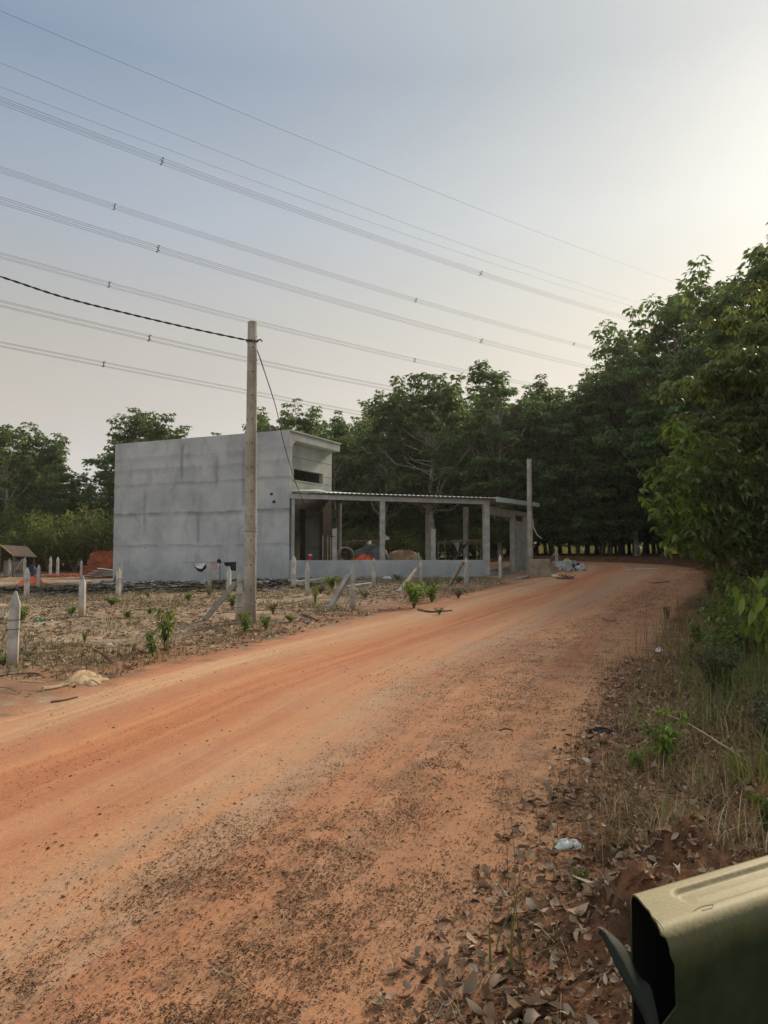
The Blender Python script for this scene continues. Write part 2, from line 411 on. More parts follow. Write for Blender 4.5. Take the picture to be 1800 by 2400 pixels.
# ------------------------------------------------------------------ common materials
def concrete_wall():
    t = NT('grey_plaster'); o = t.obj(); x, y, z = t.sep(o)
    al = t.math('ADD', x, y)
    w = t.noise(o, .7, 4); w2 = t.noise(o, 2.4, 5)
    step = t.noise(t.xyz(t.math('SNAP', al, 1.7), 0.0), .9, 1)          # each trowelled bay stops at its own height
    n1 = t.noise(o, .45, 6, .6); n2 = t.noise(t.xyz(t.math('MULTIPLY', al, 2.2), t.math('MULTIPLY', z, .6), y), 1.2, 5, .6); n3 = t.noise(o, 22, 5, .7); n4 = t.noise(o, 1.5, 6, .7, .6)
    c = t.mix(t.ramp(n1, .35, .65), (.325, .33, .33), (.455, .455, .445))
    c = t.mix(t.math('MULTIPLY', t.ramp(n2, .5, .72), .35), c, (.22, .225, .228))
    c = t.mix(t.math('MULTIPLY', t.ramp(n4, .52, .68), .3), c, (.19, .196, .20))
    zz = t.math('ADD', z, t.math('ADD', t.math('MULTIPLY', t.math('SUBTRACT', w2, .5), .13), t.math('MULTIPLY', t.math('SUBTRACT', step, .5), .45)))
    for z0, st, wd in ((1.45, .35, .09), (2.95, .6, .12), (4.35, .35, .10), (5.05, .25, .16), (5.6, .2, .2)):
        d = t.math('SUBTRACT', zz, z0)
        line = t.math('MULTIPLY', t.ramp(d, -wd * 2.2, 0), t.ramp(d, wd * .5, 0))     # sharp upper edge, smeared below
        line = t.math('MULTIPLY', line, t.ramp(t.noise(t.xyz(al, z0), .8, 3), .3, .55))
        c = t.mix(t.math('MULTIPLY', line, st), c, (.085, .09, .095))
    for x0, st, zlo, zhi in ((-2.4, .45, 3, 6), (-5.9, .5, 4.3, 6.4), (-3.9, .4, 3.9, 5.6), (-4.9, .45, 1.4, 3.0), (-8.1, .35, 2.2, 4.2), (-1.5, .25, 1.5, 3)):
        d = t.math('ABSOLUTE', t.math('SUBTRACT', t.math('ADD', al, t.math('MULTIPLY', t.math('SUBTRACT', w2, .5), .25)), x0))
        line = t.math('MULTIPLY', t.ramp(d, .16, .02), t.math('MULTIPLY', t.ramp(z, zlo, zlo + .4), t.ramp(z, zhi, zhi - .5)))
        c = t.mix(t.math('MULTIPLY', line, st), c, (.11, .115, .12))
    c = t.mix(t.math('MULTIPLY', t.ramp(n3, .45, .75), .25), c, (.2, .205, .21))
    low = t.ramp(t.math('ADD', z, t.math('MULTIPLY', w2, 1.2)), 1.7, .5)
    c = t.mix(t.math('MULTIPLY', low, .4), c, (.19, .21, .215))
    return t.bsdf(c, .92, t.bump(t.math('ADD', n3, t.math('MULTIPLY', w2, .6)), .3, .02), .2)
M_wall = concrete_wall()
M_conc = simple('bare_concrete', (.30, .285, .265), (.43, .41, .37), 3, .9, .3)
M_facade = simple('facade_render', (.34, .33, .29), (.46, .44, .385), 1.2, .92, .2)
def postmat():
    t = NT('post_concrete'); o = t.obj(); z = t.sep(o)[2]; inf = t.n('ShaderNodeObjectInfo').outputs['Random']
    wp = t.n('ShaderNodeVectorMath', operation='ADD'); t.l(o, wp.inputs[0]); t.l(t.xyz(t.math('MULTIPLY', inf, 40), 0.0), wp.inputs[1]); v = wp.outputs[0]
    n = t.noise(v, 5, 6, .65); n2 = t.noise(v, 40, 4, .7); n3 = t.noise(t.xyz(t.math('MULTIPLY', t.sep(v)[0], 9), t.math('MULTIPLY', z, .8)), 2, 4)
    c = t.mix(t.ramp(n, .38, .62), (.33, .32, .285), (.50, .48, .43)); c = t.mix(t.math('MULTIPLY', t.ramp(n3, .5, .68), .4), c, (.22, .20, .17)); c = t.mix(t.math('MULTIPLY', t.ramp(n2, .5, .75), .3), c, (.2, .19, .17))
    c = t.mix(t.math('MULTIPLY', t.ramp(t.math('SUBTRACT', z, t.math('MULTIPLY', n, .3)), .12, -.12), .75), c, (.27, .16, .09))
    return t.bsdf(c, .92, t.bump(t.math('ADD', n, n2), .4, .012), .2)
M_post = postmat()
M_brace = simple('brace_concrete', (.24, .21, .175), (.36, .32, .27), 6, .95, .3)
M_pole = simple('pole_concrete', (.25, .225, .18), (.40, .365, .295), 2.2, .9, .3, fine=25)
M_dark = simple('dark_hole', (.02, .02, .02), (.03, .03, .03), 8, .9, 0)
M_wire = simple('steel_wire', (.10, .10, .105), (.14, .14, .14), 8, .6, 0)
M_cable = simple('black_cable', (.02, .02, .024), (.035, .035, .04), 8, .6, 0)
M_steel = simple('grey_steel', (.34, .34, .345), (.45, .45, .45), 4, .55, .05, .5)
M_tin = simple('pale_tin', (.38, .47, .45), (.50, .58, .55), 3, .6, .05, .3)
M_raw_shade = simple('raw_wall_and_shade', (.055, .045, .04), (.095, .08, .068), 3, .95, .3)  # bare brown wall, also the painted darkness behind the doorway
M_rust = simple('rusty_scaffold', (.20, .14, .10), (.36, .31, .26), 9, .7, .1)
M_brick = None
def brickmat():
    t = NT('red_brick'); o = t.obj(); x, y, z = t.sep(o)
    b = t.n('ShaderNodeTexBrick'); t.l(t.xyz(t.math('ADD', x, y), z), b.inputs['Vector']); b.inputs['Scale'].default_value = 1
    b.inputs['Brick Width'].default_value = .19; b.inputs['Row Height'].default_value = .085; b.inputs['Mortar Size'].default_value = .008
    b.inputs['Color1'].default_value = (.46, .13, .055, 1); b.inputs['Color2'].default_value = (.28, .085, .042, 1); b.inputs['Mortar'].default_value = (.03, .015, .012, 1)
    n = t.noise(o, 2.5, 5)
    return t.bsdf(t.mix(t.math('MULTIPLY', t.ramp(n, .4, .7), .6), b.outputs[0], (.12, .04, .025)), .9, t.bump(b.outputs[1], .4, -.01), .2)
M_brick = brickmat()
M_orange = simple('orange_tarp', (.55, .085, .025), (.75, .16, .05), 5, .6, .3)
M_white = simple('white_plastic', (.55, .54, .5), (.75, .74, .7), 5, .6, .2)
M_greyply = simple('grey_sheet', (.28, .27, .26), (.42, .41, .39), 4, .8, .2)
M_black = simple('black_cloth', (.012, .012, .014), (.03, .03, .032), 6, .9, .2)
M_pink = simple('pink_cloth', (.42, .24, .25), (.52, .33, .33), 6, .9, .2)
M_sand = simple('heaped_sand', (.36, .24, .14), (.52, .36, .22), 4, .95, .4)
M_greytarp = simple('grey_tarp', (.11, .12, .135), (.19, .20, .215), 3, .7, .4)
M_dbark = simple('dark_bark', (.03, .026, .02), (.07, .06, .045), 5, .95, .4)
M_bark = simple('rubber_bark', (.15, .13, .105), (.27, .245, .205), 4, .95, .4, fine=18)
M_twig = simple('dry_twig', (.10, .065, .04), (.19, .13, .085), 6, .95, .2)
M_straw = simple('straw_stalk', (.36, .27, .16), (.52, .42, .27), 6, .9, .1)
M_red = simple('red_plastic', (.38, .012, .012), (.50, .025, .02), 4, .45, 0)
# ------------------------------------------------------------------ the house and its porch
C = np.array([-4.06, 32.0]); TH = math.atan2(-.428, .905)
ZG = 1.5 - 60 / F * 32.0                                        # ground at the near corner
house = empty('unfinished_house', (C[0], C[1], ZG), TH)
tag(house, "unfinished grey concrete house with a tin roofed open porch beside the dirt road", "house")
def loc2(x, y):                                                   # world xy -> house xy
    dx, dy = x - C[0], y - C[1]; c, s = math.cos(TH), math.sin(TH)
    return (dx * c + dy * s, -dx * s + dy * c)
HT = zpix(678, 1007, 32.0) - ZG                                   # total height
WL, WW, T = 10.05, 4.5, .2
FX = -.46
m = MB(); m.box(-WL, 0, 0, T, -.5, HT); m.build('side_wall', M_wall, house)
m = MB(); m.box(-WL, FX - T, WW - T, WW, -.5, HT - .3); m.build('side_wall', M_wall, house)
m = MB(); m.box(-WL, -WL + T, T + .002, WW - T - .002, -.5, HT - .25); m.build('rear_wall', M_wall, house)
m = MB(); m.box(-WL + T + .002, FX - T - .002, T + .002, WW - T - .002, HT - .75, HT - .6); m.build('roof_slab', M_conc, house)
m = MB(); m.box(-WL + T + .002, FX - T - .002, T + .002, WW - T - .002, -.4, .12); m.build('floor_slab', M_conc, house)
# facade (window above the porch roof, wide doorway below)
def fy(px, x=FX):                                                 # pixel column -> house y on plane x
    best = None
    for k in range(0, 5200, 10):
        y = k / 1000; wx = C[0] + x * math.cos(TH) - y * math.sin(TH); wy = C[1] + x * math.sin(TH) + y * math.cos(TH)
        e = abs(wx / wy * F + 900 - px)
        if best is None or e < best[0]: best = (e, y, wy)
    return best[1], best[2]
w0, dw0 = fy(688); w1, dw1 = fy(756)
wz0 = zpix(720, 1130, (dw0 + dw1) / 2) - ZG; wz1 = zpix(690, 1098, dw0) - ZG
d0, dd0 = fy(703); d1, dd1 = fy(757); dz1 = zpix(720, 1193, dd0) - ZG
fac = MB(); x0, x1 = FX - T, FX; yb, ye = T + .002, WW
fac.box(x0, x1, yb, ye, wz1, HT - .43); fac.box(x0, x1, yb, w0, wz0, wz1 - .0); fac.box(x0, x1, w1, ye, wz0, wz1)
ZR = PHR = zpix(690, 1152, dw0) - ZG
fac.box(x0, x1, yb, ye, ZR, wz0)
low = MB(); low.box(x0, x1, yb, ye, dz1, ZR); low.box(x0, x1, yb, d0, -.4, dz1); low.box(x0, x1, d1, ye, -.4, dz1); low.build('lower_front_wall', M_raw_shade, house)
low = MB(); low.box(x0 - 1.3, x0 - 1.15, T + .01, WW - T - .01, .125, HT - .76); low.build('shade_panel', M_raw_shade, house)  # dark panel added behind the doorway so the opening looks black
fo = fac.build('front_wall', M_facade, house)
m = MB()
for z in (HT - 1.05, wz0 - .02, wz0 + (wz1 - wz0) * .72):
    m.box(x1, x1 + .004, (w1 + .05) if z > wz0 and z < wz1 else yb + .1, ye - .02, z, z + .022)
m.build('groove_line', simple('groove', (.12, .115, .1), (.16, .15, .13), 4, .9, 0), fo)
wn = MB()
for a, b, c_, d in ((w0 - .04, w1 + .04, wz1, wz1 + .04), (w0 - .04, w1 + .04, wz0 - .05, wz0)):
    wn.box(x1 + .001, x1 + .02, a, b, c_, d)
wn.build('window_opening_trim', M_facade, fo)
# canopy fascia with the rounded inner corner
cv = MB(); cv.box(FX - T, .003, T + .002, WW + .003, HT - .42, HT - .05)
cv.build('canopy', M_facade, house, bevel=.02)
m = MB(); m.box(FX - T - .02, .05, -.004, WW + .05, HT - .05, HT + .012); m.build('canopy_coping', M_facade, house)
r = .42; pts = [(T, HT - .42), (T + r, HT - .42)] + [(T + r - r * math.sin(a), HT - .42 - r + r * math.cos(a)) for a in np.linspace(0, math.pi / 2, 9)][1:]
m = MB(); n = len(pts)
m.add([(FX, y + .002, z - .002) for y, z in pts] + [(-.002, y + .002, z - .002) for y, z in pts], [tuple(range(n)), tuple(reversed(range(n, 2 * n)))] + [(i, i + n, (i + 1) % n + n, (i + 1) % n) for i in range(n)])
m.build('corner_fillet', M_facade, house)
# two small punched holes and a low vent in the side wall
m = MB()
for px, py, w, h in ((636, 1158, .16, .12), (642, 1176, .18, .13), (341, 1284, .08, .05)):
    for k in range(0, WL.__int__() * 100):
        x = -k / 100; wx = C[0] + x * math.cos(TH); wy = C[1] + x * math.sin(TH)
        if wx / wy * F + 900 < px: break
    z = zpix(px, py, wy) - ZG
    m = MB(); m.add([(x + dx * w / 2, -.003, z + dz * h / 2) for dx, dz in ((-1, -.6), (-.2, -1), (1, -.7), (.8, .8), (-.1, 1), (-1, .5))], [(0, 1, 2, 3, 4, 5)])
    m.build('wall_hole', M_dark, house)

P0 = np.array(loc2(*C)); P1 = np.array(loc2(4.63, 33.5)); pv = (P1 - P0) / np.linalg.norm(P1 - P0); pn = np.array([-pv[1], pv[0]])
PL = float(np.linalg.norm(P1 - P0)); PA = math.atan2(pv[1], pv[0])
def along(px):                                                    # pixel column -> metres along the porch front
    best = None
    for k in range(0, 1100):
        s = k / 100; q = P0 + pv * s; wx = C[0] + q[0] * math.cos(TH) - q[1] * math.sin(TH); wy = C[1] + q[0] * math.sin(TH) + q[1] * math.cos(TH)
        e = abs(wx / wy * F + 900 - px)
        if best is None or e < best[0]: best = (e, s, wy)
    return best[1], best[2]
PH = zpix(1142, 1172, 33.5) - ZG; PH0 = zpix(682, 1158, 32.1) - ZG
WH = zpix(800, 1313, 32.4) - ZG
# low front wall, own frame running along the porch front
fr = (P0[0], P0[1], 0)
m = MB(); m.box(.02, PL - .16, 0, .15, -.5, WH); pw = m.build('porch_wall', M_wall, house, fr, PA, bevel=.015)
m = MB(); m.box(.02, PL - .1, -.35, -.002, -.5, .1)
m.build('footing', M_conc, pw)
def pillar(s, off, w, z0, z1, nm='pillar', mat=M_conc, dep=None):
    m = MB(); m.box(s - w / 2, s + w / 2, off, off + (dep or w), z0, z1); return m.build(nm, mat, house, fr, PA, bevel=.012)
pillar(PL - .02, -.03, .27, -.6, PH - .02)
s, _ = along(897); pillar(s, .0, .22, WH + .002, PH0 + (PH - PH0) * s / PL - .18)
s, _ = along(785); pillar(s, .01, .19, WH + .002, zpix(785, 1239, 32.4) - ZG, 'pillar_stub')
s, _ = along(1016); pillar(s, .01, .2, WH + .002, zpix(1016, 1239, 33) - ZG, 'pillar_stub')
pillar(.16, .02, .14, -.5, PH0 - .2)
# side of the porch along the road: lintel, wide panel, posts (house frame, direction +y from P1)
def sidebox(nm, y0, y1, z0, z1, t=.2, mat=M_conc, inset=0):
    m = MB(); m.box(P1[0] - t - inset, P1[0] - inset, P1[1] + y0, P1[1] + y1, z0, z1); return m.build(nm, mat, house, bevel=.012)
sidebox('lintel', .2, 4.83, PH - .62, PH - .25, .18, inset=.02)
sidebox('pillar', 4.5, 4.82, -.5, PH - .64, .24)
sidebox('side_panel', 4.85, 6.6, -.5, PH - .75, .16)
sidebox('pillar', 6.9, 7.2, -.5, PH - .3, .22)
sidebox('side_panel', 7.25, 8.0, -.5, PH - 1.2, .14)
sidebox('door_sill', .25, 4.48, -.5, .16, .3)
sidebox('lintel', 4.86, 8.2, PH - .45, PH - .22, .16, inset=.03)
# floor and roof of the porch
Q0 = np.array([FX, WW]); Q1 = P1 + np.array([0, 8.0])
fl = [tuple(P0 + pn * .16), tuple(P1 + pn * .1 - pv * .3), tuple(Q1 - np.array([.3, 0])), tuple(Q0 + np.array([.02, 0]))]
m = MB(); m.prism(fl, -.5, .13); m.build('porch_floor', M_conc, house)
m = MB(); a = P0 - pn * .03 + pv * .02; b = P1 - pn * .03 - pv * .16
m.hexa([(*a, PH0 - .19), (*b, PH - .19), (*(b + pn * .08), PH - .19), (*(a + pn * .08), PH0 - .19), (*a, PH0), (*b, PH), (*(b + pn * .08), PH), (*(a + pn * .08), PH0)])
m.build('front_beam', M_steel, house)
# corrugated roof sheet: fall to the front, ribs run front to back
def roofpt(u, v, dz=0):
    A_, B_ = P0 + pv * .03 - pn * .22, P1 + np.array([.35, -.05]) - pn * .22; D_, E_ = Q0 + np.array([0.03, .3]), Q1 + np.array([.35, .35])
    q = (A_ * (1 - u) + B_ * u) * (1 - v) + (D_ * (1 - u) + E_ * u) * v
    z0 = (PH0 + .09) * (1 - u) + (PH + .07) * u; z1 = (PH0 + .45) * (1 - u) + (PH + .30) * u
    return (q[0], q[1], z0 * (1 - v) + z1 * v + dz)
NU = 180; m = MB(); vs = []
for v in (0, .33, .66, 1):
    for i in range(NU + 1): vs.append(roofpt(i / NU, v, 0.013 * (1 if i % 4 in (0, 1) else -1)))
top = [(j * (NU + 1) + i, j * (NU + 1) + i + 1, (j + 1) * (NU + 1) + i + 1, (j + 1) * (NU + 1) + i) for j in range(3) for i in range(NU)]
m.add(vs, top); ro = m.build('porch_roof', M_tin, house)
mod = ro.modifiers.new('thick', 'SOLIDIFY'); mod.thickness = .012
m = MB()                                                          # edge flashing on the road side and against the house
e0, e1 = Vector(roofpt(1, 0)), Vector(roofpt(1, 1)); dv = Vector((.03, -.0, 0))
m.hexa([e0 + Vector((.005, 0, -.17)), e0 + Vector((.025, 0, -.17)), e1 + Vector((.025, 0, -.15)), e1 + Vector((.005, 0, -.15)), e0 + Vector((.005, 0, .05)), e0 + Vector((.025, 0, .05)), e1 + Vector((.025, 0, .05)), e1 + Vector((.005, 0, .05))])
m.build('roof_flashing', M_tin, ro)
m = MB(); a = Vector(roofpt(0, .0, .03)); b = Vector(roofpt(.17, .02, .03)); c = Vector(roofpt(0.0, .6, .1))
m.add([a, b, c, a + Vector((0, 0, .02)), b + Vector((0, 0, .02)), c + Vector((0, 0, .02))], [(0, 2, 1), (3, 4, 5), (0, 1, 4, 3), (1, 2, 5, 4), (2, 0, 3, 5)])
m.build('roof_flashing', M_tin, ro)
for v in (.3, .62, .96):                                          # steel purlins under the sheet
    m = MB(); a, b = Vector(roofpt(.01, v, -.1)), Vector(roofpt(.97, v, -.1)); m.bar(a, b, .06, .1); m.build('purlin', M_steel, house)
# rear roof posts seen through the open front
for px, d, w in ((797, 36.4, .11), (1003, 37.5, .2), (1092, 39.5, .22)):
    wx = (px - 900) / F * d; q = loc2(wx, d); m = MB(); m.box(-w / 2, w / 2, -w / 2, w / 2, -.4, PH + .05); m.build('rear_post', M_conc, house, (q[0], q[1], 0))
# grey conduit curling down by the rear pillar
m = MB(); q = np.array([P1[0], P1[1] + 8.25])
m.tube([(q[0], q[1], PH - .5), (q[0] + .06, q[1], PH - 1.0), (q[0] + .25, q[1], PH - 1.4), (q[0] + .5, q[1], PH - 1.6)], .03, 6); m.build('conduit', M_white, house)
m = MB(); m.tube([(.03, .06, PH0 - .2), (.05, -.05, PH0 - .9), (.03, .0, 1.5)], .012, 5); m.build('wall_cord', M_cable, house)

def zh(z): return ZG + z
FLOOR = ZG + .13
# ------------------------------------------------------------------ concrete fence posts
def fence_post(px, yb, yt, label, brace=None, ties=(), lean=0, w=.125, d=None):
    if d is None and hit(px, yb)[1] > 43: d = 42.5
    if d is None: p = on_ground(px, yb)
    else:
        q = at_depth(px, yb, d); p = np.array([q[0], q[1], gz(q[0], q[1])])
    h = zpix(px, yt, p[1]) - p[2]
    t = empty('fence_post', p, rng.uniform(-.5, .5) if abs(rng.normal()) > .6 else rng.uniform(.1, .6)); t.rotation_euler[1] = lean
    tag(t, label, 'fence post', 'pointed concrete fence posts of the plot')
    a = w / 2; b = a * .92; m = MB(); z1 = h - .16
    m.add([(-a, -a, -.3), (a, -a, -.3), (a, a, -.3), (-a, a, -.3), (-b, -b, z1), (b, -b, z1), (b, b, z1), (-b, b, z1), (-.012, -.012, h), (.012, -.012, h), (.012, .012, h), (-.012, .012, h)],
          [(0, 3, 2, 1), (0, 1, 5, 4), (1, 2, 6, 5), (2, 3, 7, 6), (3, 0, 4, 7), (4, 5, 9, 8), (5, 6, 10, 9), (6, 7, 11, 10), (7, 4, 8, 11), (8, 9, 10, 11)])
    m.build('shaft', M_post, t, bevel=.008)
    for zt in ties:
        m = MB(); k = a * 1.06; z = h * zt
        m.tube([(-k, -k, z), (k, -k, z + .012), (k, k, z + .004), (-k, k, z - .01), (-k, -k, z + .006)], .0045, 5)
        m.tube([(k, -k, z + .01), (k + .05, -k - .03, z + .03), (k + .07, -k - .01, z - .03)], .004, 4)
        m.build('tie_wire', M_wire, t)
    if brace:
        g = on_ground(brace[2], brace[3]) if len(brace) < 5 else np.array([brace[4][0], brace[4][1], gz(*brace[4])])
        top = at_depth(brace[0], brace[1], p[1] - .02 if brace[0] < px else p[1])
        inv = t.matrix_basis.inverted()
        m = MB(); e = (g - top) / np.linalg.norm(g - top); m.bar(inv @ Vector(top), inv @ Vector(g + e * .08), .115, .095)
        m.build('brace', M_brace, t, bevel=.008)
    return t
POSTS = [
 (28, 1569, 1385, "large pointed concrete post nearest the left edge with two wires round it", (0, 1440, 0, 0, (-6.0, 9.9)), (.62, .5), 0.02),
 (62, 1405, 1330, "concrete post in front of the orange tarp near the left edge", None, (.6,)),
 (57, 1370, 1306, "leaning braced concrete post standing left of the orange tarp", (55, 1312, 34, 1345)),
 (90, 1381, 1323, "concrete post just right of the orange tarp", None),
 (22, 1345, 1308, "concrete post standing before the brown tarp shelter", None),
 (118, 1336, 1304, "short far concrete post with weed beside it, before the dark bushes", None),
 (135, 1340, 1305, "far concrete post next right of the weed-topped post", None),
 (190, 1358, 1312, "concrete post seen rising behind another post, left of the brick stack", None),
 (192, 1447, 1349, "concrete post standing alone in the open plot in line with the red rubble", None, (.93,)),
 (231, 1343, 1304, "concrete post in front of the red brick stack", None),
 (277, 1401, 1328, "front one of the two close posts at the left corner of the grey house", None, (.6,)),
 (284, 1388, 1321, "rear braced one of two close posts at the left corner of the house", (281, 1327, 268, 1362)),
 (347, 1361, 1311, "concrete post by itself before the bare grey side wall", None),
 (491, 1379, 1318, "concrete post between the white shirt and the pink cloth", None, (.35,)),
 (512, 1367, 1318, "concrete post just right of the hanging pink cloth", None),
 (536, 1398, 1328, "concrete post left of the tall pole, below the hanging black cloth", None),
 (560, 1456, 1346, "braced concrete post standing against the tall utility pole", (552, 1366, 478, 1457), (.83, .55, .27)),
 (687, 1378, 1303, "concrete post with broken top at the corner of house and porch", None, (), .03),
 (720, 1399, 1318, "concrete post before the porch wall under the red bucket", None),
 (826, 1425, 1326, "nearest braced concrete post before the porch wall, bushes at its left", (818, 1348, 770, 1432), (.62,)),
 (876, 1379, 1308, "concrete post below the orange cloth on the porch wall", None),
 (986, 1370, 1313, "braced concrete post behind the bright green bush", (978, 1332, 935, 1388)),
 (1093, 1374, 1306, "braced concrete post near the porch corner pillar", (1086, 1315, 1054, 1372), (.7,)),
 (1173, 1360, 1300, "concrete post in front of the open porch doorway", None),
 (1305, 1333, 1290, "braced concrete post beside the heap of rubbish bags", (1300, 1298, 1280, 1331)),
]
for q in POSTS:
    fence_post(q[0], q[1], q[2], q[3], q[4], q[5] if len(q) > 5 else (), q[6] if len(q) > 6 else 0)
t = fence_post(981, 1330, 1293, "concrete post top showing above the porch wall from inside", None, d=35.2)

# ------------------------------------------------------------------ utility poles
def pole(px, yb, yt, r0, r1, label, holes=True):
    p = on_ground(px, yb); h = zpix(px, yt, p[1]) - p[2]
    t = empty('utility_pole', p); tag(t, label, 'utility pole', 'concrete utility poles')
    m = MB(); m.tube([(0, 0, -.4)] + [(0, 0, h * k / 8) for k in range(1, 9)], [r0 + (r1 - r0) * k / 8 for k in range(9)], 28); sh = m.build('shaft', M_pole, t, smooth=False)
    sh.data.polygons.foreach_set("use_smooth", [len(f.vertices) == 4 for f in sh.data.polygons])
    if holes:
        for k in range(24):
            z = h * (.03 + .04 * k); rr = r0 + (r1 - r0) * z / h
            for a in ((R(-18),) if k % 2 else (R(-72), R(-130))):
                c = Vector((math.cos(a), math.sin(a), 0)); s_ = Vector((-c.y, c.x, 0)); o = c * (rr + .0025) + Vector((0, 0, z))
                m = MB(); m.add([o + s_ * .013 * math.cos(b) + Vector((0, 0, .015 * math.sin(b))) for b in np.linspace(0, 2 * math.pi, 9)[:-1]], [tuple(range(8))]); m.build('bolt_hole', M_dark, t)
    return t, p, h
pt, pp, ph = pole(585, 1461, 755, .124, .092, "tall round concrete pole at the roadside carrying the black cable")
M_ = MB(); zz = zpix(590, 800, pp[1]) - pp[2]
M_.tube([(.115 * math.cos(a), .115 * math.sin(a), zz + .01 * math.sin(2 * a)) for a in np.linspace(0, 2 * math.pi, 14)], .012, 5)
M_.tube([(.1, -.05, zz), (.17, -.06, zz + .02), (.2, -.05, zz - .02)], .018, 6)
M_.build('cable_clamp', M_wire, pt)
M_ = MB(); zz2 = zpix(585, 1245, pp[1]) - pp[2]; M_.tube([(.122 * math.cos(a), .122 * math.sin(a), zz2) for a in np.linspace(0, 2 * math.pi, 14)], .006, 4); M_.build('wire_band', M_wire, pt)
pt2, pp2, ph2 = pole(1243, 1343, 1076, .15, .10, "shorter far concrete pole standing behind the porch's right corner", False)

# ------------------------------------------------------------------ cables on the pole
def cable(name, label, P, r, twist=0, m_=None, grp=None):
    m = MB(); n = len(P)
    m.tube(P, r, 6); 
    if twist:
        for ph_ in (0, math.pi):
            m.tube([Vector(p) + Vector((0, .008 * math.sin(i * twist + ph_), .012 * math.cos(i * twist + ph_))) for i, p in enumerate(P)], r * .8, 5)
    return tag(m.build(name, m_ or M_cable), label, 'cable', grp)
def interp(pts, n):
    pts = np.array(pts, float); t = np.linspace(0, len(pts) - 1, n); out = []
    for q in t:   # catmull-rom
        i = min(int(q), len(pts) - 2); f = q - i
        p0, p1, p2, p3 = pts[max(i - 1, 0)], pts[i], pts[i + 1], pts[min(i + 2, len(pts) - 1)]
        out.append(.5 * (2 * p1 + (p2 - p0) * f + (2 * p0 - 5 * p1 + 4 * p2 - p3) * f * f + (3 * p1 - p0 - 3 * p2 + p3) * f ** 3))
    return out
dp = pp[1]
K = [at_depth(-2600, 120, dp - 8), at_depth(-1400, 290, dp - 5.2), at_depth(-600, 475, dp - 3.4), at_depth(-160, 598, dp - 2.6), at_depth(0, 648, dp - 2.0), at_depth(150, 697, dp - 1.5), at_depth(300, 735, dp - 1.0), at_depth(450, 770, dp - .5), at_depth(592, 800, dp - .1)]
cable('service_cable', "twisted black service cable coming from the left to the pole top", interp(K, 200), .011, .8)
wn_d = 31.6
K = [at_depth(596, 802, dp - .1), at_depth(618, 865, dp + 2.2), at_depth(648, 960, dp + 5.5), at_depth(668, 1050, dp + 9), at_depth(700, 1150, dp + 13), at_depth(735, 1220, dp + 15.5), at_depth(759, 1254, 31.9), at_depth(785, 1258, 32.3)]
cable('drop_cable', "thin black cable dropping from the pole top across the house to the porch", interp(K, 60), .011, .5)

# ------------------------------------------------------------------ high voltage lines overhead
AZ = R(50); uu = np.array([math.sin(AZ), math.cos(AZ)]); nn = np.array([-math.cos(AZ), math.sin(AZ)])
def line_pts(pix, P, n=60):
    S, Z = [], []
    for px, py in pix:
        r = ray(px, py); t = P / (nn @ r[:2]); S.append(uu @ r[:2] * t); Z.append(EYE + r[2] * t)
    cf = np.polyfit(S, Z, 2)
    s = np.linspace(min(S) - 70, max(S) + 150, n); z = np.polyval(cf, s)
    return np.stack([nn[0] * P + uu[0] * s, nn[1] * P + uu[1] * s, z], 1), S, cf
def sspos(px, P):
    r = ray(px, 800); t = P / (nn @ r[:2]); return float(uu @ r[:2] * t)
for nm, P, pix in (("topmost thin earth wire crossing the whole sky", 80, [(0, 24), (520, 246), (1050, 461), (1573, 659)]),
                   ("second thin earth wire from the top of the sky", 88, [(0, 146), (600, 391), (1100, 577), (1519, 716)]),
                   ("third thin earth wire, just above the thickest bundle", 93, [(0, 204), (500, 388), (1000, 567), (1486, 719)])):
    L_, _, _ = line_pts(pix, P); m = MB(); m.tube(L_, .016, 5); tag(m.build('overhead_wire', M_wire), nm, 'power line', 'thin earth wires in the sky')
BUN = [("uppermost conductor bundle with a spacer above the pole's left", 80, [(0, 237), (373, 371), (900, 570), (1128, 638), (1473, 748)], (373, 1128)),
       ("conductor bundle second from the top, spacers far left and far right", 95, [(0, 398), (262, 481), (975, 705), (1345, 805), (1430, 828)], (262, 975, 1345)),
       ("conductor bundle third from the top, running to the right treetops", 80, [(0, 470), (367, 580), (900, 741), (1128, 797), (1395, 865)], (367, 1128)),
       ("conductor bundle fourth from the top, passing just above the pole top", 95, [(0, 599), (253, 665), (580, 751), (972, 845), (1120, 876)], (253, 972)),
       ("conductor bundle second from the bottom, crossing behind the pole", 80, [(0, 711), (350, 791), (580, 845), (900, 905), (1000, 926)], (350,)),
       ("lowest conductor bundle, meeting the treetops behind the house", 95, [(0, 806), (244, 855), (580, 918), (780, 957)], (244,))]
for lab, P, pix, sps in BUN:
    L_, S, cf = line_pts(pix, P); g = empty('conductor_bundle', L_[0]); tag(g, lab, 'power line', 'conductor bundles of the high voltage line')
    L_ = L_ - np.array(g.location); h = .24
    for a, b in ((-h, h), (h, h), (h, -h), (-h, -h)):
        m = MB(); m.tube(L_ + np.array([nn[0] * a, nn[1] * a, b]), .018, 5); m.build('conductor', M_wire, g)
    for px in sps:
        s = sspos(px, P); c = np.array([nn[0] * P + uu[0] * s, nn[1] * P + uu[1] * s, np.polyval(cf, s)]) - np.array(g.location); m = MB()
        q = [c + np.array([nn[0] * a * 1.15, nn[1] * a * 1.15, b * 1.15]) for a, b in ((-h, h), (h, h), (h, -h), (-h, -h))]
        m.bar(q[0], q[2], .07); m.bar(q[1], q[3], .07)
        for k in q: m.bar(k - np.array([*uu * .14, 0]), k + np.array([*uu * .12, 0]), .065)
        m.build('spacer', M_wire, g)

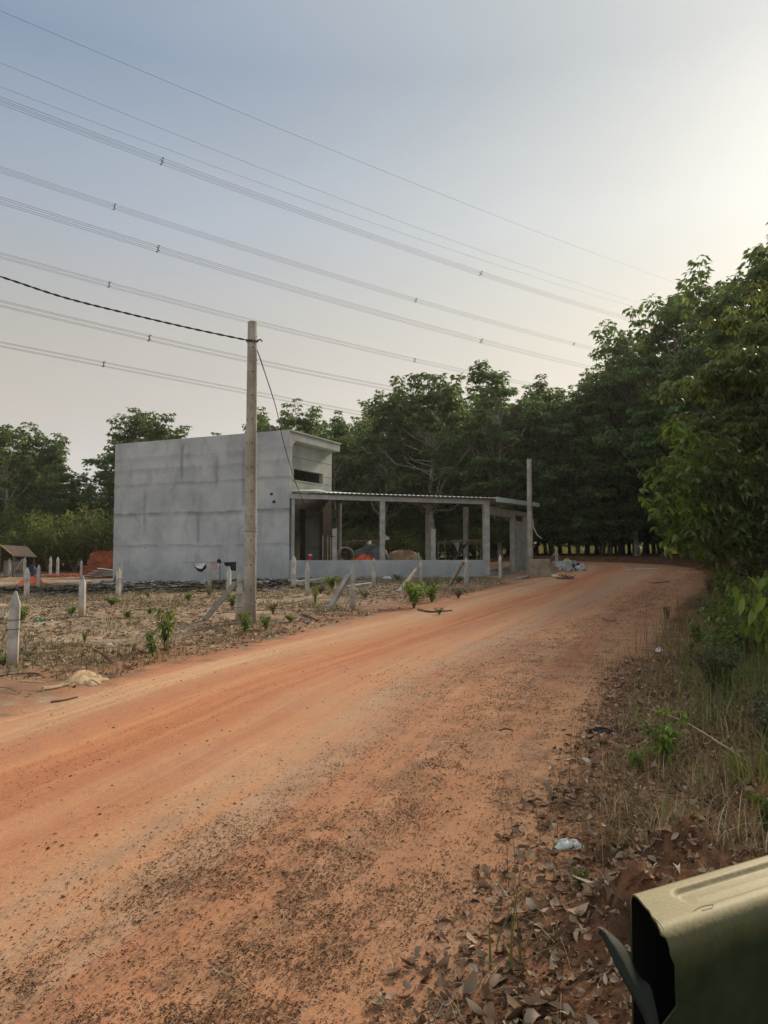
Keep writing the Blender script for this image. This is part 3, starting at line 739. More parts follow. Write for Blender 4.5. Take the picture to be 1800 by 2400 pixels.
# ------------------------------------------------------------------ things about the site
def put(px, py, d=None):
    if d is None: return on_ground(px, py)
    q = at_depth(px, py, d); return np.array(q)
# red cooler jug on the porch wall
q = put(727, 1313, 32.35); t = empty('water_jug', (q[0], q[1] + .05, ZG + WH)); tag(t, "small red water jug with white lid standing on the porch wall", 'jug')
m = MB(); m.tube([(0, 0, 0), (0, 0, .03), (0, 0, .19), (0, 0, .2)], [.085, .09, .09, .08], 16); m.build('body', M_red, t)
m = MB(); m.tube([(0, 0, .2), (0, 0, .25), (0, 0, .265)], [.088, .088, .05], 16); m.build('lid', M_white, t)
# washing on a line
wd = 30.2; L0 = at_depth(428, 1318, wd); L1 = at_depth(560, 1317, wd - .6)
m = MB(); m.tube(interp([L0, (L0 + L1) / 2 + np.array([0, 0, -.02]), L1], 12), .006, 4); tag(m.build('clothesline', M_cable), "thin clothesline strung before the grey side wall", 'clothesline')
def cloth(name, label, poly, d, mat, extra=None):
    pts = [at_depth(x, y, d) for x, y in poly]; c = np.mean(pts, 0); m = MB(); n = len(pts); vs = []
    for s in (-.012, .012):
        for k, p in enumerate(pts): vs.append(p - c + np.array([0, s + .03 * math.sin(k * 1.7), 0]))
    m.add(vs, [tuple(range(n)), tuple(reversed(range(n, 2 * n)))] + [(i, i + n, (i + 1) % n + n, (i + 1) % n) for i in range(n)])
    o = m.build(name, mat, None, c); return tag(o, label, 'clothes', 'washing on the line')
u = cloth('hanging_shirt', "white shirt with dark hem hanging on the clothesline", [(455, 1319), (481, 1318), (479, 1330), (474, 1334), (463, 1334), (456, 1328)], wd - .05, M_white)
k_ = cloth('hem', None, [(454, 1325), (463, 1332), (474, 1333), (482, 1322), (484, 1331), (472, 1341), (464, 1339)], wd - .1, M_black)
for key in ("label", "category", "group"):
    if key in k_: del k_[key]
k_.parent = u; k_.location = Vector(k_.location) - Vector(u.location)
cloth('hanging_cloth', "pink cloth hanging on the clothesline", [(494, 1317), (508, 1316), (509, 1336), (496, 1337)], wd - .1, M_pink)
cloth('cap', "small black cap hung on the line beside the pink cloth", [(508, 1314), (513, 1309), (519, 1314), (518, 1321), (510, 1319)], wd - .15, M_black)
cloth('hanging_trousers', "black cloth hanging on the clothesline beside the pole", [(524, 1318), (553, 1317), (553, 1338), (541, 1337), (539, 1327), (528, 1327)], wd - .2, M_black)

def heap(name, label, cat, px, py, r, mat, d=None, seed=1, rough=.25, z=None):
    p = put(px, py, d); zb = gz(p[0], p[1]) if z is None else z
    m = MB(); m.blob((0, 0, 0), r, seed, rough, 22, 12); o = m.build(name, mat, None, (p[0], p[1], zb), 0, True); return tag(o, label, cat)
heap('sand_pile', "heap of pale sand inside the porch", 'sand pile', 942, 1318, (1.25, .8, 1.02), M_sand, 36.2, 3, .12, FLOOR)
heap('tarp_heap', "heap covered by a dark grey tarpaulin inside the porch", 'tarpaulin', 870, 1318, (1.05, .8, 1.3), M_greytarp, 35.6, 7, .16, FLOOR)
heap('orange_cloth', "crumpled orange tarp lying along the porch wall", 'tarpaulin', 858, 1312, (.55, .25, .3), M_orange, 33.6, 5, .3, ZG + WH - .12)
# concrete culvert ring
q = put(808, 1300, 35.0); m = MB(); n = 28; ro_, ri = .42, .36; vs = []; fs = []
for y in (-.45, .45):
    for rr in (ro_, ri):
        for k in range(n): a = 2 * math.pi * k / n; vs.append((rr * math.cos(a), y, rr * math.sin(a)))
for k in range(n):
    j = (k + 1) % n
    fs += [(k, j, n + j, n + k), (2 * n + k, 3 * n + k, 3 * n + j, 2 * n + j), (k, 2 * n + k, 2 * n + j, j), (n + k, n + j, 3 * n + j, 3 * n + k)]
m.add(vs, fs); tag(m.build('concrete_pipe', M_post, None, (q[0], q[1], FLOOR + .82), R(8)), "round white rimmed pipe ring lying end-on inside the porch", 'pipe')
m = MB()
for k in range(26):
    a = np.array([q[0] + rng.uniform(-.3, 1.5), q[1] + rng.uniform(.1, .9), FLOOR + rng.uniform(.3, .95)]); b = a + np.array([rng.uniform(-.7, .7), rng.uniform(-.4, .4), rng.uniform(.05, .6)]); m.bar(a, b, .03)
tag(m.build('scrap_timber', M_twig), "tangle of scrap timber heaped round the pipe ring in the porch", 'scrap', None, 'stuff')
# scaffolding frames
def scaffold(px0, px1, d, label, h=1.5):
    a = put(px0, 1300, d); b = put(px1, 1300, d + .6); t = empty('scaffold_frame', (a[0], a[1], FLOOR)); tag(t, label, 'scaffold', 'scaffold frames in the porch')
    v = Vector((b[0] - a[0], b[1] - a[1], 0)); L = v.length; v.normalize(); w = Vector((-v.y, v.x, 0)) * .8; w.length
    for off in (Vector((0, 0, 0)), v * (L - .35)):
        m = MB()
        for p in (off, off + v * .35): m.tube([p, p + Vector((0, 0, h))], .022, 6)
        for z in (h * .3, h * .65, h - .02): m.tube([off + Vector((0, 0, z)), off + v * .35 + Vector((0, 0, z))], .016, 5)
        m.build('end_frame', M_rust, t)
    m = MB(); m.tube([Vector((0, 0, h)), v * L + Vector((0, 0, h))], .022, 6); m.tube([v * -.1 + Vector((0, .1, h * .93)), v * (L + .1) + Vector((0, .1, h * .93))], .02, 6); m.build('top_rail', M_rust, t)
    m = MB(); m.tube([v * .4 + Vector((0, 0, .05)), v * (L * .55) + Vector((0, 0, h * .8))], .016, 5); m.build('diagonal_brace', M_rust, t); m = MB(); m.tube([v * (L - .2) + Vector((0, 0, .05)), v * (L * .95) + Vector((0, .02, h * .95))], .016, 5); m.build('diagonal_brace', M_rust, t)
    m = MB(); m.bar(v * (L * .3) + Vector((0, .05, h + .05)), v * L * .95 + Vector((0, .05, h + .08)), .2, .03); m.build('plank', M_straw, t)
scaffold(1027, 1133, 36.0, "rusty scaffold frame with plank inside the porch near the corner pillar")
scaffold(795, 897, 36.8, "rusty scaffold frame behind the pipe ring in the porch", 1.5)
# hammock with cloth, ladder like props by the doorway
q0, q1 = put(1050, 1262, 36.6), put(1100, 1262, 36.6); m = MB(); vs = []; fs = []
for i in range(13):
    t_ = i / 12; c = q0 * (1 - t_) + q1 * t_ + np.array([0, 0, -.62 * math.sin(math.pi * t_)]); w = .02 + .2 * math.sin(math.pi * t_)
    vs += [c + np.array([0, -w, w * .6]), c + np.array([0, 0, -.02]), c + np.array([0, w, w * .6]), c + np.array([0, 0, -.05])]
for i in range(12):
    for k in range(4): fs.append((i * 4 + k, i * 4 + (k + 1) % 4, i * 4 + 4 + (k + 1) % 4, i * 4 + 4 + k))
m.add(vs, fs); tag(m.build('hammock', M_black, None, (0, 0, 0), 0, True), "dark hammock slung between the scaffold tubes in the porch", 'hammock')
m = MB(); c = put(1071, 1282, 36.3); m.add([(-.16, 0, .22), (.10, .02, .28), (.13, .05, .02), (.05, .02, -.28), (-.05, .0, -.02), (-.16, .05, .22), (.10, .07, .28), (.13, .1, .02), (.05, .07, -.28), (-.05, .05, -.02)], [(0, 1, 2, 3, 4), (9, 8, 7, 6, 5), (0, 5, 6, 1), (1, 6, 7, 2), (2, 7, 8, 3), (3, 8, 9, 4), (4, 9, 5, 0)])
tag(m.build('white_rag', M_greyply, None, c), "white rag hanging over the dark hammock", 'rag')
c = put(907, 1259, 33.0); m = MB(); m.add([(-.1, 0, .14), (.12, .03, -.02), (.09, .05, -.1), (-.1, .02, -.14), (-.1, .03, .14), (.12, .06, -.02), (.09, .08, -.1), (-.1, .05, -.14)], [(0, 3, 2, 1), (4, 5, 6, 7), (0, 1, 5, 4), (1, 2, 6, 5), (2, 3, 7, 6), (3, 0, 4, 7)])
tag(m.build('paper_scrap', M_white, None, c), "white paper scrap stuck to the full height pillar of the porch", 'paper')
for i, (px, dd, top) in enumerate(((757, 33.2, 1254), (768, 33.5, 1256), (775, 33.6, 1258))):
    q = put(px, 1300, dd); m = MB(); zt_ = zpix(px, top, dd); m.tube([(0, 0, FLOOR - q[2]), (rng.uniform(-.05, .05), 0, (FLOOR + zt_) / 2 - q[2]), (0, 0, zt_ - q[2])], .024, 6)
    tag(m.build('prop_stick', M_straw, None, q), ("leftmost of the thin props standing by the dark doorway", "middle of the thin props standing by the dark doorway", "rightmost of the thin props standing by the dark doorway")[i], 'prop', 'thin props by the doorway')
# brick stack left of the house
q = at_depth(236, 1350, 41.5); q[2] = gz(q[0], q[1]); m = MB(); s_ = q[1] / F
bw = 75 * s_; bh = 62 * s_
steps = [(0, 0, 1.0), (.08, .22, .93), (.13, .42, .88), (.2, .6, .80)]
m.box(-bw / 2, bw / 2, -.5, .5, -.2, bh * .2); m.box(-bw / 2 + .1, bw / 2, -.48, .48, bh * .2, bh * .45); m.box(-bw / 2 + .28, bw / 2, -.46, .46, bh * .45, bh * .7); m.box(-bw / 2 + .42, bw / 2 - .03, -.44, .44, bh * .7, bh * .93); m.box(-bw / 2 + .75, bw / 2 - .3, -.4, .4, bh * .93, bh)
for k in range(14): x = rng.uniform(-bw / 2 + .45, bw / 2 - .2); m.box(x, x + .18, rng.uniform(-.43, -.2), rng.uniform(-.1, .2), bh * .93, bh * .93 + .08)
tag(m.build('brick_stack', M_brick, None, q, R(6)), "stepped stack of red hollow bricks beside the left corner of the house", 'bricks')
# grey asbestos sheets leaning in front of the bricks
for i in range(5):
    q = at_depth(228 + i * 8, 1348, 40.3); q[2] = gz(q[0], q[1]); m = MB(); w = .9 - .05 * i
    m.hexa([(-w, -.2, .05), (w, -.15, 0), (w, .35, .02), (-w, .3, .07), (-w, -.2, .08), (w, -.15, .03), (w, .35, .05), (-w, .3, .1)])
    o = m.build('grey_sheet', M_greyply, None, (q[0], q[1], q[2] + .05 + i * .09), R(-8 + 7 * i)); o.rotation_euler[1] = R(-7 + i * 3)
    tag(o, "flat grey sheet in the loose pile before the brick stack", 'sheet', 'loose grey sheets before the bricks')
# tarp shelter at the far left
q = on_ground(8, 1352); t = empty('tarp_shelter', q); tag(t, "low shelter with a brown tarpaulin roof at the far left", 'shelter')
sc = q[1] / F; rz = 75 * sc
M_tarp = simple('brown_tarp', (.045, .02, .013), (.08, .036, .02), 2, .7, .3); M_tarpedge = simple('tarp_edge', (.33, .22, .07), (.42, .3, .1), 3, .7, .1)
m = MB(); X0, X1 = -90 * sc, 36 * sc; xm = 6 * sc
m.add([(X0, -.6, rz * .62), (xm, -.8, rz), (X1, -.6, rz * .66), (X1, 2.2, rz * .62), (xm, 2.4, rz * .96), (X0, 2.2, rz * .6)] + [(X0, -.6, rz * .62 - .03), (xm, -.8, rz - .03), (X1, -.6, rz * .66 - .03), (X1, 2.2, rz * .62 - .03), (xm, 2.4, rz * .96 - .03), (X0, 2.2, rz * .6 - .03)],
      [(0, 1, 4, 5), (1, 2, 3, 4), (6, 11, 10, 7), (7, 10, 9, 8), (0, 6, 7, 1), (1, 7, 8, 2), (2, 8, 9, 3), (3, 9, 10, 4), (4, 10, 11, 5), (5, 11, 6, 0)])
rf = m.build('tarp_roof', M_tarp, t)
m = MB(); m.tube([(X0, -.62, rz * .62), (xm, -.82, rz + .01), (X1, -.62, rz * .66)], .035, 6); m.build('edge_binding', M_tarpedge, rf)
for x, y, z in ((xm, -.7, rz), (X1 * .9, -.5, rz * .68), (X1 * .9, 2, rz * .64), (xm, 2.2, rz * .95)):
    m = MB(); m.tube([(x, y, -.1), (x, y, z - .02)], .04, 6); m.build('support_pole', M_twig, t)
m = MB(); m.box(-40 * sc, 10 * sc, 1.9, 2.0, 0, rz * .5); m.build('back_sheet', M_greyply, t)
heap('blue_tarp', "dark blue plastic bundle beside the tarp shelter", 'bundle', 76, 1350, (.35, .3, .55), simple('blue_plastic', (.02, .035, .07), (.05, .08, .14), 4, .6, .2), None, 9, .3)
heap('orange_tarp', "crumpled bright orange tarp between two posts at far left", 'tarpaulin', 76, 1349, (.55, .35, .28), M_orange, 33.0, 12, .35)
m = MB(); q = on_ground(150, 1352)
for k in range(60):
    x, y = rng.normal(0, .9), rng.normal(0, .5); z = gz(q[0] + x, q[1] + y) - q[2]; a = rng.uniform(0, 3.1)
    c, s = math.cos(a) * .1, math.sin(a) * .1; h = rng.uniform(.04, .16)
    m.hexa([(x - c, y - s, z), (x + s, y - c, z), (x + c, y + s, z), (x - s, y + c, z), (x - c, y - s, z + h), (x + s, y - c, z + h * .8), (x + c, y + s, z + h), (x - s, y + c, z + h * .7)])
tag(m.build('brick_rubble', simple('rubble_red', (.36, .075, .035), (.45, .12, .06), 5, .9, .2), None, q), "scattered red brick rubble on the plot left of the house", 'rubble', None, 'stuff')

# block, rubbish heap and broken things right of the porch
q = on_ground(1266, 1352); m = MB(); b = 27 * q[1] / F
m.add([(-b, -.35, -.1), (b * .95, -.3, -.1), (b * 1.05, .5, -.1), (-b, .45, -.1), (-b * .95, -.3, .74), (b * .75, -.28, .74), (b * .85, .4, .7), (-b * .9, .42, .72)], [(0, 3, 2, 1), (4, 5, 6, 7), (0, 1, 5, 4), (1, 2, 6, 5), (2, 3, 7, 6), (3, 0, 4, 7)])
tag(m.build('concrete_block', simple('tan_block', (.22, .18, .13), (.33, .28, .2), 3, .95, .5), None, q, 0, False, .05), "rough tan concrete block standing beside the far pole", 'block')
bags = [(1318, 1334, .30, M_white, "white rubbish bag at the left end of the heap"), (1330, 1330, .34, None, "yellowish bag on top of the rubbish heap"), (1343, 1336, .32, None, "blue grey rubbish bag in the middle of the heap"), (1356, 1337, .26, M_black, "black rubbish bag in the heap by the road"), (1364, 1338, .24, M_white, "white rubbish bag at the right end of the heap"), (1334, 1340, .24, M_greyply, "grey rubbish bag at the front of the heap")]
M_bagw = simple('white_bag', (.33, .33, .32), (.55, .55, .53), 7, .6, .5); mats = {1: simple('yellow_bag', (.40, .38, .17), (.55, .52, .3), 6, .6, .3), 2: simple('bluegrey_bag', (.16, .19, .26), (.42, .45, .5), 5, .6, .3)}
for i, (px, py, r_, mt, lab) in enumerate(bags):
    q = on_ground(px, py); m = MB(); r_ *= .82; m.blob((0, 0, r_ * .45), (r_ * 1.1, r_ * .9, r_ * .9), 30 + i, .55, 18, 12); tag(m.build('rubbish_bag', (M_bagw if mt is M_white else mt) or mats[i], None, q), lab, 'rubbish bag', 'rubbish heap beside the road')
q = on_ground(1283, 1352); m = MB(); m.bar((-.25, 0, .3), (.05, 0, .05), .16, .1); m.bar((0, 0, .08), (.55, -.1, .04), .14, .08); tag(m.build('broken_board', M_white, None, q), "broken white board lying in front of the rubbish heap", 'board')
m = MB(); q = on_ground(1322, 1358)
for k in range(22): a = rng.uniform(0, 6.28); m.tube([(rng.uniform(-.3, .3), rng.uniform(-.1, .1), .02), (math.cos(a) * .45, math.sin(a) * .2, rng.uniform(.03, .2))], .012, 4)
tag(m.build('twig_heap', M_twig, None, q), "small heap of brown twigs by the rubbish", 'twigs')
# motorbike parked behind the porch end
q = at_depth(1236, 1340, 42.8); q[2] = gz(q[0], q[1]); t = empty('motorbike', q, R(70)); tag(t, "red motorbike mostly hidden behind the far pole at the porch end", 'motorbike')
for x in (-.6, .6):
    m = MB(); m.tube([(x, -.03, .29), (x, .03, .29)], [.1, .1], 12)
    w_ = MB(); w_.tube([(x + .25 * math.cos(a), 0, .29 + .25 * math.sin(a)) for a in np.linspace(0, 2 * math.pi, 20)], .045, 6); wh = w_.build('wheel', M_black, t); m.build('hub', M_steel, wh)
m = MB(); m.hexa([(-.75, -.12, .5), (.2, -.1, .35), (.2, .1, .35), (-.75, .12, .5), (-.85, -.1, .72), (.3, -.08, .6), (.3, .08, .6), (-.85, .1, .72)]); m.hexa([(.25, -.2, .3), (.5, -.12, .45), (.5, .12, .45), (.25, .2, .3), (.3, -.18, .95), (.5, -.1, .98), (.5, .1, .98), (.3, .18, .95)]); m.build('body', M_red, t, bevel=.03)
m = MB(); m.hexa([(-.75, -.12, .72), (.1, -.1, .68), (.1, .1, .68), (-.75, .12, .72), (-.7, -.1, .82), (.05, -.09, .76), (.05, .09, .76), (-.7, .1, .82)]); m.build('seat', M_black, t, bevel=.03)
m = MB(); m.tube([(.45, -.35, 1.05), (.5, -.1, .98), (.5, .1, .98), (.45, .35, 1.05)], .018, 6); m.tube([(.5, 0, .95), (.62, 0, .3)], .03, 6); m.build('handlebar', M_steel, t)
for s in (-1, 1):
    m = MB(); m.tube([(.45, .33 * s, 1.05), (.43, .38 * s, 1.22)], .008, 5); m.blob((.42, .4 * s, 1.27), (.02, .09, .06), 3, 0, 10, 6); m.build('mirror', M_white, t)
# loose boards and white pipes along the porch wall and wall foot
def board(px0, py0, px1, py1, w, h, mat, label, name='loose_board', grp=None, lift=.03):
    a, b = on_ground(px0, py0), on_ground(px1, py1); c = (a + b) / 2; m = MB(); m.bar(a - c + np.array([0, 0, lift]), b - c + np.array([0, 0, lift * 1.3]), w, h); return tag(m.build(name, mat, None, c, bevel=.004), label, 'board', grp)
board(815, 1377, 868, 1372, .12, .05, M_white, "white board lying along the porch wall right of the braced post")
board(812, 1370, 862, 1366, .2, .04, M_greyply, "grey board lying close to the foot of the porch wall")
board(640, 1358, 700, 1356, .3, .05, M_white, "white sheet lying at the foot of the house wall near the porch")
board(560, 1363, 672, 1360, .1, .06, M_greyply, "long grey board at the foot of the side wall behind the pole")
board(690, 1375, 780, 1366, .2, .22, M_conc, "low concrete kerb piece with a dark hole at the house corner", 'kerb_piece', None, .06)
heap('white_bag', "small white bag lying at the foot of the porch wall", 'bag', 907, 1357, (.25, .16, .12), M_white, None, 3, .3)
heap('white_wrapper', "crumpled white wrapper among weeds at the porch wall", 'wrapper', 931, 1354, (.1, .1, .3), M_white, None, 4, .3)
board(1215, 1356, 1245, 1351, .22, .04, M_greyply, "flat grey board at the foot of the far pole")
# cream sack, bent stick and branches near the road
q = on_ground(205, 1598); m = MB(); vs = []; fs = []
W_, H_ = 26, 14
sx = 38 * q[1] / F
for j in range(H_ + 1):
    for i in range(W_ + 1):
        u = i / W_ * 2 - 1; v = j / H_ * 2 - 1
        x = u * sx * (1 + .12 * math.sin(5 * v)); y = v * .28 * (1 - .35 * u) + .05 * math.sin(7 * u)
        h = .085 * math.exp(-((u + .62) / .28) ** 2 - v * v * 1.2) + .075 * math.exp(-((u + .05) / .2) ** 2 - v * v) + .03 * math.exp(-((u - .5) / .4) ** 2 - v * v) + .022 * float(vnoise(u * 6, v * 5, 3)) + .012
        e = max(0, 1 - max(abs(u), abs(v)) ** 6)
        vs.append((x, y, gz(q[0] + x, q[1] + y) - q[2] + h * e + .004))
for j in range(H_):
    for i in range(W_): k = j * (W_ + 1) + i; fs.append((k, k + 1, k + W_ + 2, k + W_ + 1))
m.add(vs, fs); tag(m.build('cream_sack', simple('cream_cloth', (.36, .235, .13), (.48, .35, .21), 5, .9, .3), None, q, 0, True), "crumpled cream sack lying on bare earth beside the road", 'sack')
def stick(P, r, label, mat=None, grp=None, name='fallen_branch'):
    c = np.array(P[0], float); m = MB(); I = interp([np.array(p) - c for p in P], 14); n = len(I); m.tube(I, [r * (1 - .6 * i / n) for i in range(n)], 7); return tag(m.build(name, mat or M_twig, None, c), label, 'branch', grp)
g = on_ground(266, 1562); stick([g - np.array([0, 0, .04]), at_depth(262, 1553, g[1]), at_depth(248, 1538, g[1] + .05), at_depth(232, 1528, g[1] + .2), at_depth(217, 1521, g[1] + .3)], .028, "bent dark stick rising from the ground above the cream sack")
def gstick(pix, r, label, mat=None): stick([on_ground(x, y) + np.array([0, 0, r * .6]) for x, y in pix], r, label, mat)
gstick([(100, 1623), (130, 1617), (163, 1610)], .028, "thick bare stick lying left of the cream sack", M_straw)
gstick([(0, 1588), (50, 1585), (85, 1586), (106, 1591)], .012, "long thin curved stick at the left edge above the sack")
gstick([(45, 1606), (75, 1606), (107, 1607)], .012, "short straight pale stick lower left of the sack", M_straw)
gstick([(215, 1522), (190, 1521), (166, 1521)], .014, "thin dark twig lying beside the bent stick")
gstick([(120, 1646), (150, 1641), (182, 1634)], .014, "dark twig at the road edge below the cream sack")
gstick([(980, 1430), (1010, 1436), (1060, 1432)], .03, "brown stick lying at the road edge below the bright green bush")
gstick([(708, 1445), (728, 1450), (745, 1456)], .03, "curved dark root piece lying right of the utility pole")
gstick([(605, 1430), (640, 1420), (690, 1412), (720, 1405)], .02, "long brushwood branch on the ground right of the utility pole")
gstick([(1468, 1337), (1500, 1334), (1545, 1333)], .03, "pale pole lying across the far edge of the road", M_white)
stick([on_ground(1815, 1840), at_depth(1700, 1750, 4.9), at_depth(1610, 1695, 5.3), at_depth(1525, 1662, 5.6)], .008, "long pale bent stalk arching over the right verge", M_straw)
gstick([(1520, 1366), (1540, 1367), (1570, 1362)], .02, "dark twig lying on the road near the bend")
gstick([(1410, 1451), (1432, 1456), (1445, 1458)], .012, "thin twig lying in the middle of the far road", M_twig)
gstick([(1170, 1712), (1185, 1708), (1203, 1712)], .008, "thin dark twig on the road left of the black rag")
heap('black_rag', "twisted black rag lying at the right edge of the road", 'rag', 1405, 1719, (.10, .05, .035), M_black, None, 8, .4)
heap('white_paper', "small white paper scrap on the right verge", 'paper', 1546, 1528, (.05, .04, .05), M_white, None, 5, .35)
heap('yellow_leaf', "small yellow fallen fruit on the right verge", 'fruit', 1490, 1750, (.018, .018, .016), simple('yellow_skin', (.6, .3, .02), (.7, .4, .05), 8, .6, 0), None, 5, .1)
# ------------------------------------------------------------------ trees
M_leafA = leafmat('rubber_leaf', (.034, .070, .026), (.15, .215, .065), (.24, .34, .07), .34)
M_leafN = leafmat('near_leaf', (.038, .058, .020), (.125, .155, .046), (.24, .28, .05), .33, .5, (.20, .22, .05))
M_leafB = leafmat('bush_leaf', (.045, .072, .018), (.15, .19, .04), (.28, .32, .05), .33, .55)
def tree_mesh(name, seed, H=14.0, Rr=3.3, hf=.3, nblob=44, nwh=9, Ls=.30, shoots=14, fine=False, mat=None, low=.0, elong=.40):
    r = np.random.default_rng(seed)
    root = empty(name, (0, 0, 0)); cz = H * (.60 - low * .1); az_ = H * elong
    d = unit(r.normal(size=(nblob, 3))); rad_ = r.uniform(.35, 1, (nblob, 1)) ** .6
    taper = lambda z: 1 - .35 * np.clip((z - .55) / .45, 0, 1)
    B = d * rad_ * np.array([Rr, Rr, az_]); B[:, :2] += r.normal(0, .3, (nblob, 2)); B[:, 2] += cz
    B[:, :2] *= taper(B[:, 2] / H)[:, None]; B[:, 2] = np.clip(B[:, 2], hf * H * .9, H)
    # trunk with slight lean
    lean = r.uniform(-.05, .05, 2); tp = lambda z: np.array([lean[0] * z + .08 * math.sin(z * .9 + seed), lean[1] * z + .08 * math.cos(z * .7 + seed), z])
    tk = MB(); zs = np.linspace(-.3, .72 * H, 12); tk.tube([tp(z) for z in zs], [.16 * (1 - .75 * k / 11) + (.05 if k == 0 else 0) for k in range(12)], 8)
    mids = []
    for b in B:
        z0 = min(max(hf * H * .85, b[2] - r.uniform(1.2, 3.2)), .68 * H); s = tp(z0); e = b
        mid = s * .45 + e * .55 + np.array([0, 0, -.25 - .1 * np.linalg.norm(e[:2])]) + r.normal(0, .15, 3)
        tk.tube([s, s * .8 + mid * .2, mid, e], [.03, .026, .018, .008] if low > 0 else [.055, .05, .035, .012], 5); mids.append((mid * .7 + s * .3, mid, mid * .5 + e * .5))
    C_ = []; per = []
    for b in B:
        rb = r.uniform(.55, 1.05); n = int(nwh * r.uniform(.7, 1.3)); q = unit(r.normal(size=(n, 3))) * (r.uniform(.45, 1, (n, 1))) * rb; q[:, 2] = np.abs(q[:, 2]) * .8 - rb * .2
        C_.append(b + q)
    if low > 0:
        C_.append(np.concatenate([np.array(q) for q in mids]) + r.normal(0, .28, (3 * len(mids), 3)))
    topz = np.argsort(-B[:, 2])[:shoots]
    for k in topz:                                   # leading shoots that break the outline
        L_ = r.uniform(.5, 1.3); dr_ = unit(np.array([[*(B[k, :2] / Rr * .6 + r.normal(0, .25, 2)), 1.0]]))[0]; e = B[k] + dr_ * (L_ + .5)
        tk.tube([B[k], e], [.02, .008], 4)
        C_.append(np.array([B[k] + dr_ * (L_ * t + .45) + r.normal(0, .08, 3) for t in (.25, .5, .78, 1)]))
    tk.build('trunk', M_dbark if low > 0 else M_bark, root)
    C_ = np.concatenate(C_); n = len(C_); npet = 8
    a = (r.uniform(0, 6.28, (n, 1)) + np.arange(npet) * 2 * math.pi / npet + r.normal(0, .25, (n, npet))).ravel(); up = r.normal(.2, .3, a.shape)
    pd = unit(np.stack([np.cos(a), np.sin(a), up], 1)); base = np.repeat(C_, npet, 0) + pd * (r.uniform(.14, .26, a.shape) * Ls / .2)[:, None] * .8
    P, D = [], []
    for off in (-.75, 0, .75):
        aa = a + off + r.normal(0, .12, a.shape); P.append(base); D.append(np.stack([np.cos(aa), np.sin(aa), r.normal(-.75 if off else -.6, .35, a.shape)], 1))
    P = np.concatenate(P); D = np.concatenate(D); N = np.array([0, 0, 1.]) + r.normal(0, .35, D.shape)
    V_, F_ = leaves(P, D, N, Ls * r.uniform(.75, 1.2, len(P)), Ls * .42 * r.uniform(.8, 1.2, len(P)), .12, fine)
    cr = np_obj('crown', V_, F_, mat or M_leafA, root)
    root['h'] = float(V_[:, 2].max()); root['rr'] = float(np.percentile(np.hypot(V_[:, 0], V_[:, 1]), 97))
    return root
VAR = [tree_mesh('rubber_tree', 101 + i, 14, Rr, .30, nb, 8, .31, sh, False, None, 0, el) for i, (Rr, nb, sh, el) in enumerate(((3.2, 46, 14, .40), (3.7, 52, 16, .38), (2.8, 40, 12, .42), (3.4, 50, 20, .36), (3.0, 44, 16, .41)))]
VAR += [tree_mesh('rubber_tree', 131 + i, 14, 3.3, .12, 72, 9, .28, 8, False, None, .9, .44) for i in range(3)]
used = set(); kk = [0]
def place(v, x, y, h, rot, label, group, wid=1.0):
    src = VAR[v]
    if v in used: o = copy_tree(src)
    else: o = src; used.add(v)
    s = h / src['h'] if 'h' in src else 1
    o.location = (x, y, gz(x, y) - .05); o.rotation_euler = (0, 0, rot); o.scale = (s * wid, s * wid, s)
    tag(o, label, 'tree', group); return o
HH = [v['h'] for v in VAR]
GT = 'rubber trees of the plantation'
FT = [  # px, py of the top, depth, variant, width, label
 (20, 968, 57, 1, 1.1, "leafy rubber tree cut by the left edge of the photo"),
 (110, 985, 60, 0, 1.15, "rubber tree at far left with an open lace-like crown, next to the sky gap"),
 (335, 955, 63, 3, 1.25, "rubber tree whose crown rises over the left top corner of the house"),
 (600, 958, 66, 2, 1.1, "rubber tree top right behind the house wall, left of the tall pole"),
 (672, 935, 62, 1, 1.0, "rubber tree top just right of the tall pole, above the house canopy"),
 (790, 952, 58, 4, 1.1, "lighter green rubber tree right of the house canopy"),
 (900, 898, 55, 0, 1.1, "rubber tree with a pointed top behind the left half of the porch"),
 (1012, 866, 53, 3, 1.2, "broad rubber tree with pale drooping boughs above the middle of the porch"),
 (1166, 835, 52, 2, 1.25, "tallest rubber tree behind the porch with tuft-like top shoots"),
 (1285, 868, 56, 4, 1.2, "rubber tree above the porch's right end"),
 (1350, 905, 58, 1, 1.0, "rubber tree in the dip between the porch trees and the high right row"),
 (1420, 832, 55, 2, 1.0, "slim rubber tree first in the high row at right"),
 (1480, 735, 52, 0, 1.15, "high rubber tree with rounded top left of the two tallest at right"),
 (1600, 668, 47, 3, 1.15, "high rubber tree with feathery top at right"),
 (1700, 596, 40, 1, 1.1, "very tall rubber tree near the right edge with big leaf tufts"),
 (1800, 505, 34, 4, 1.1, "tallest rubber tree cut by the right edge of the photo"),
]
for px, py, d, v, w, lab in FT:
    p = at_depth(px, py, d); h = p[2] - gz(p[0], d); place(v, p[0], d, h * .985, rng.uniform(0, 6.28), lab, GT, w)
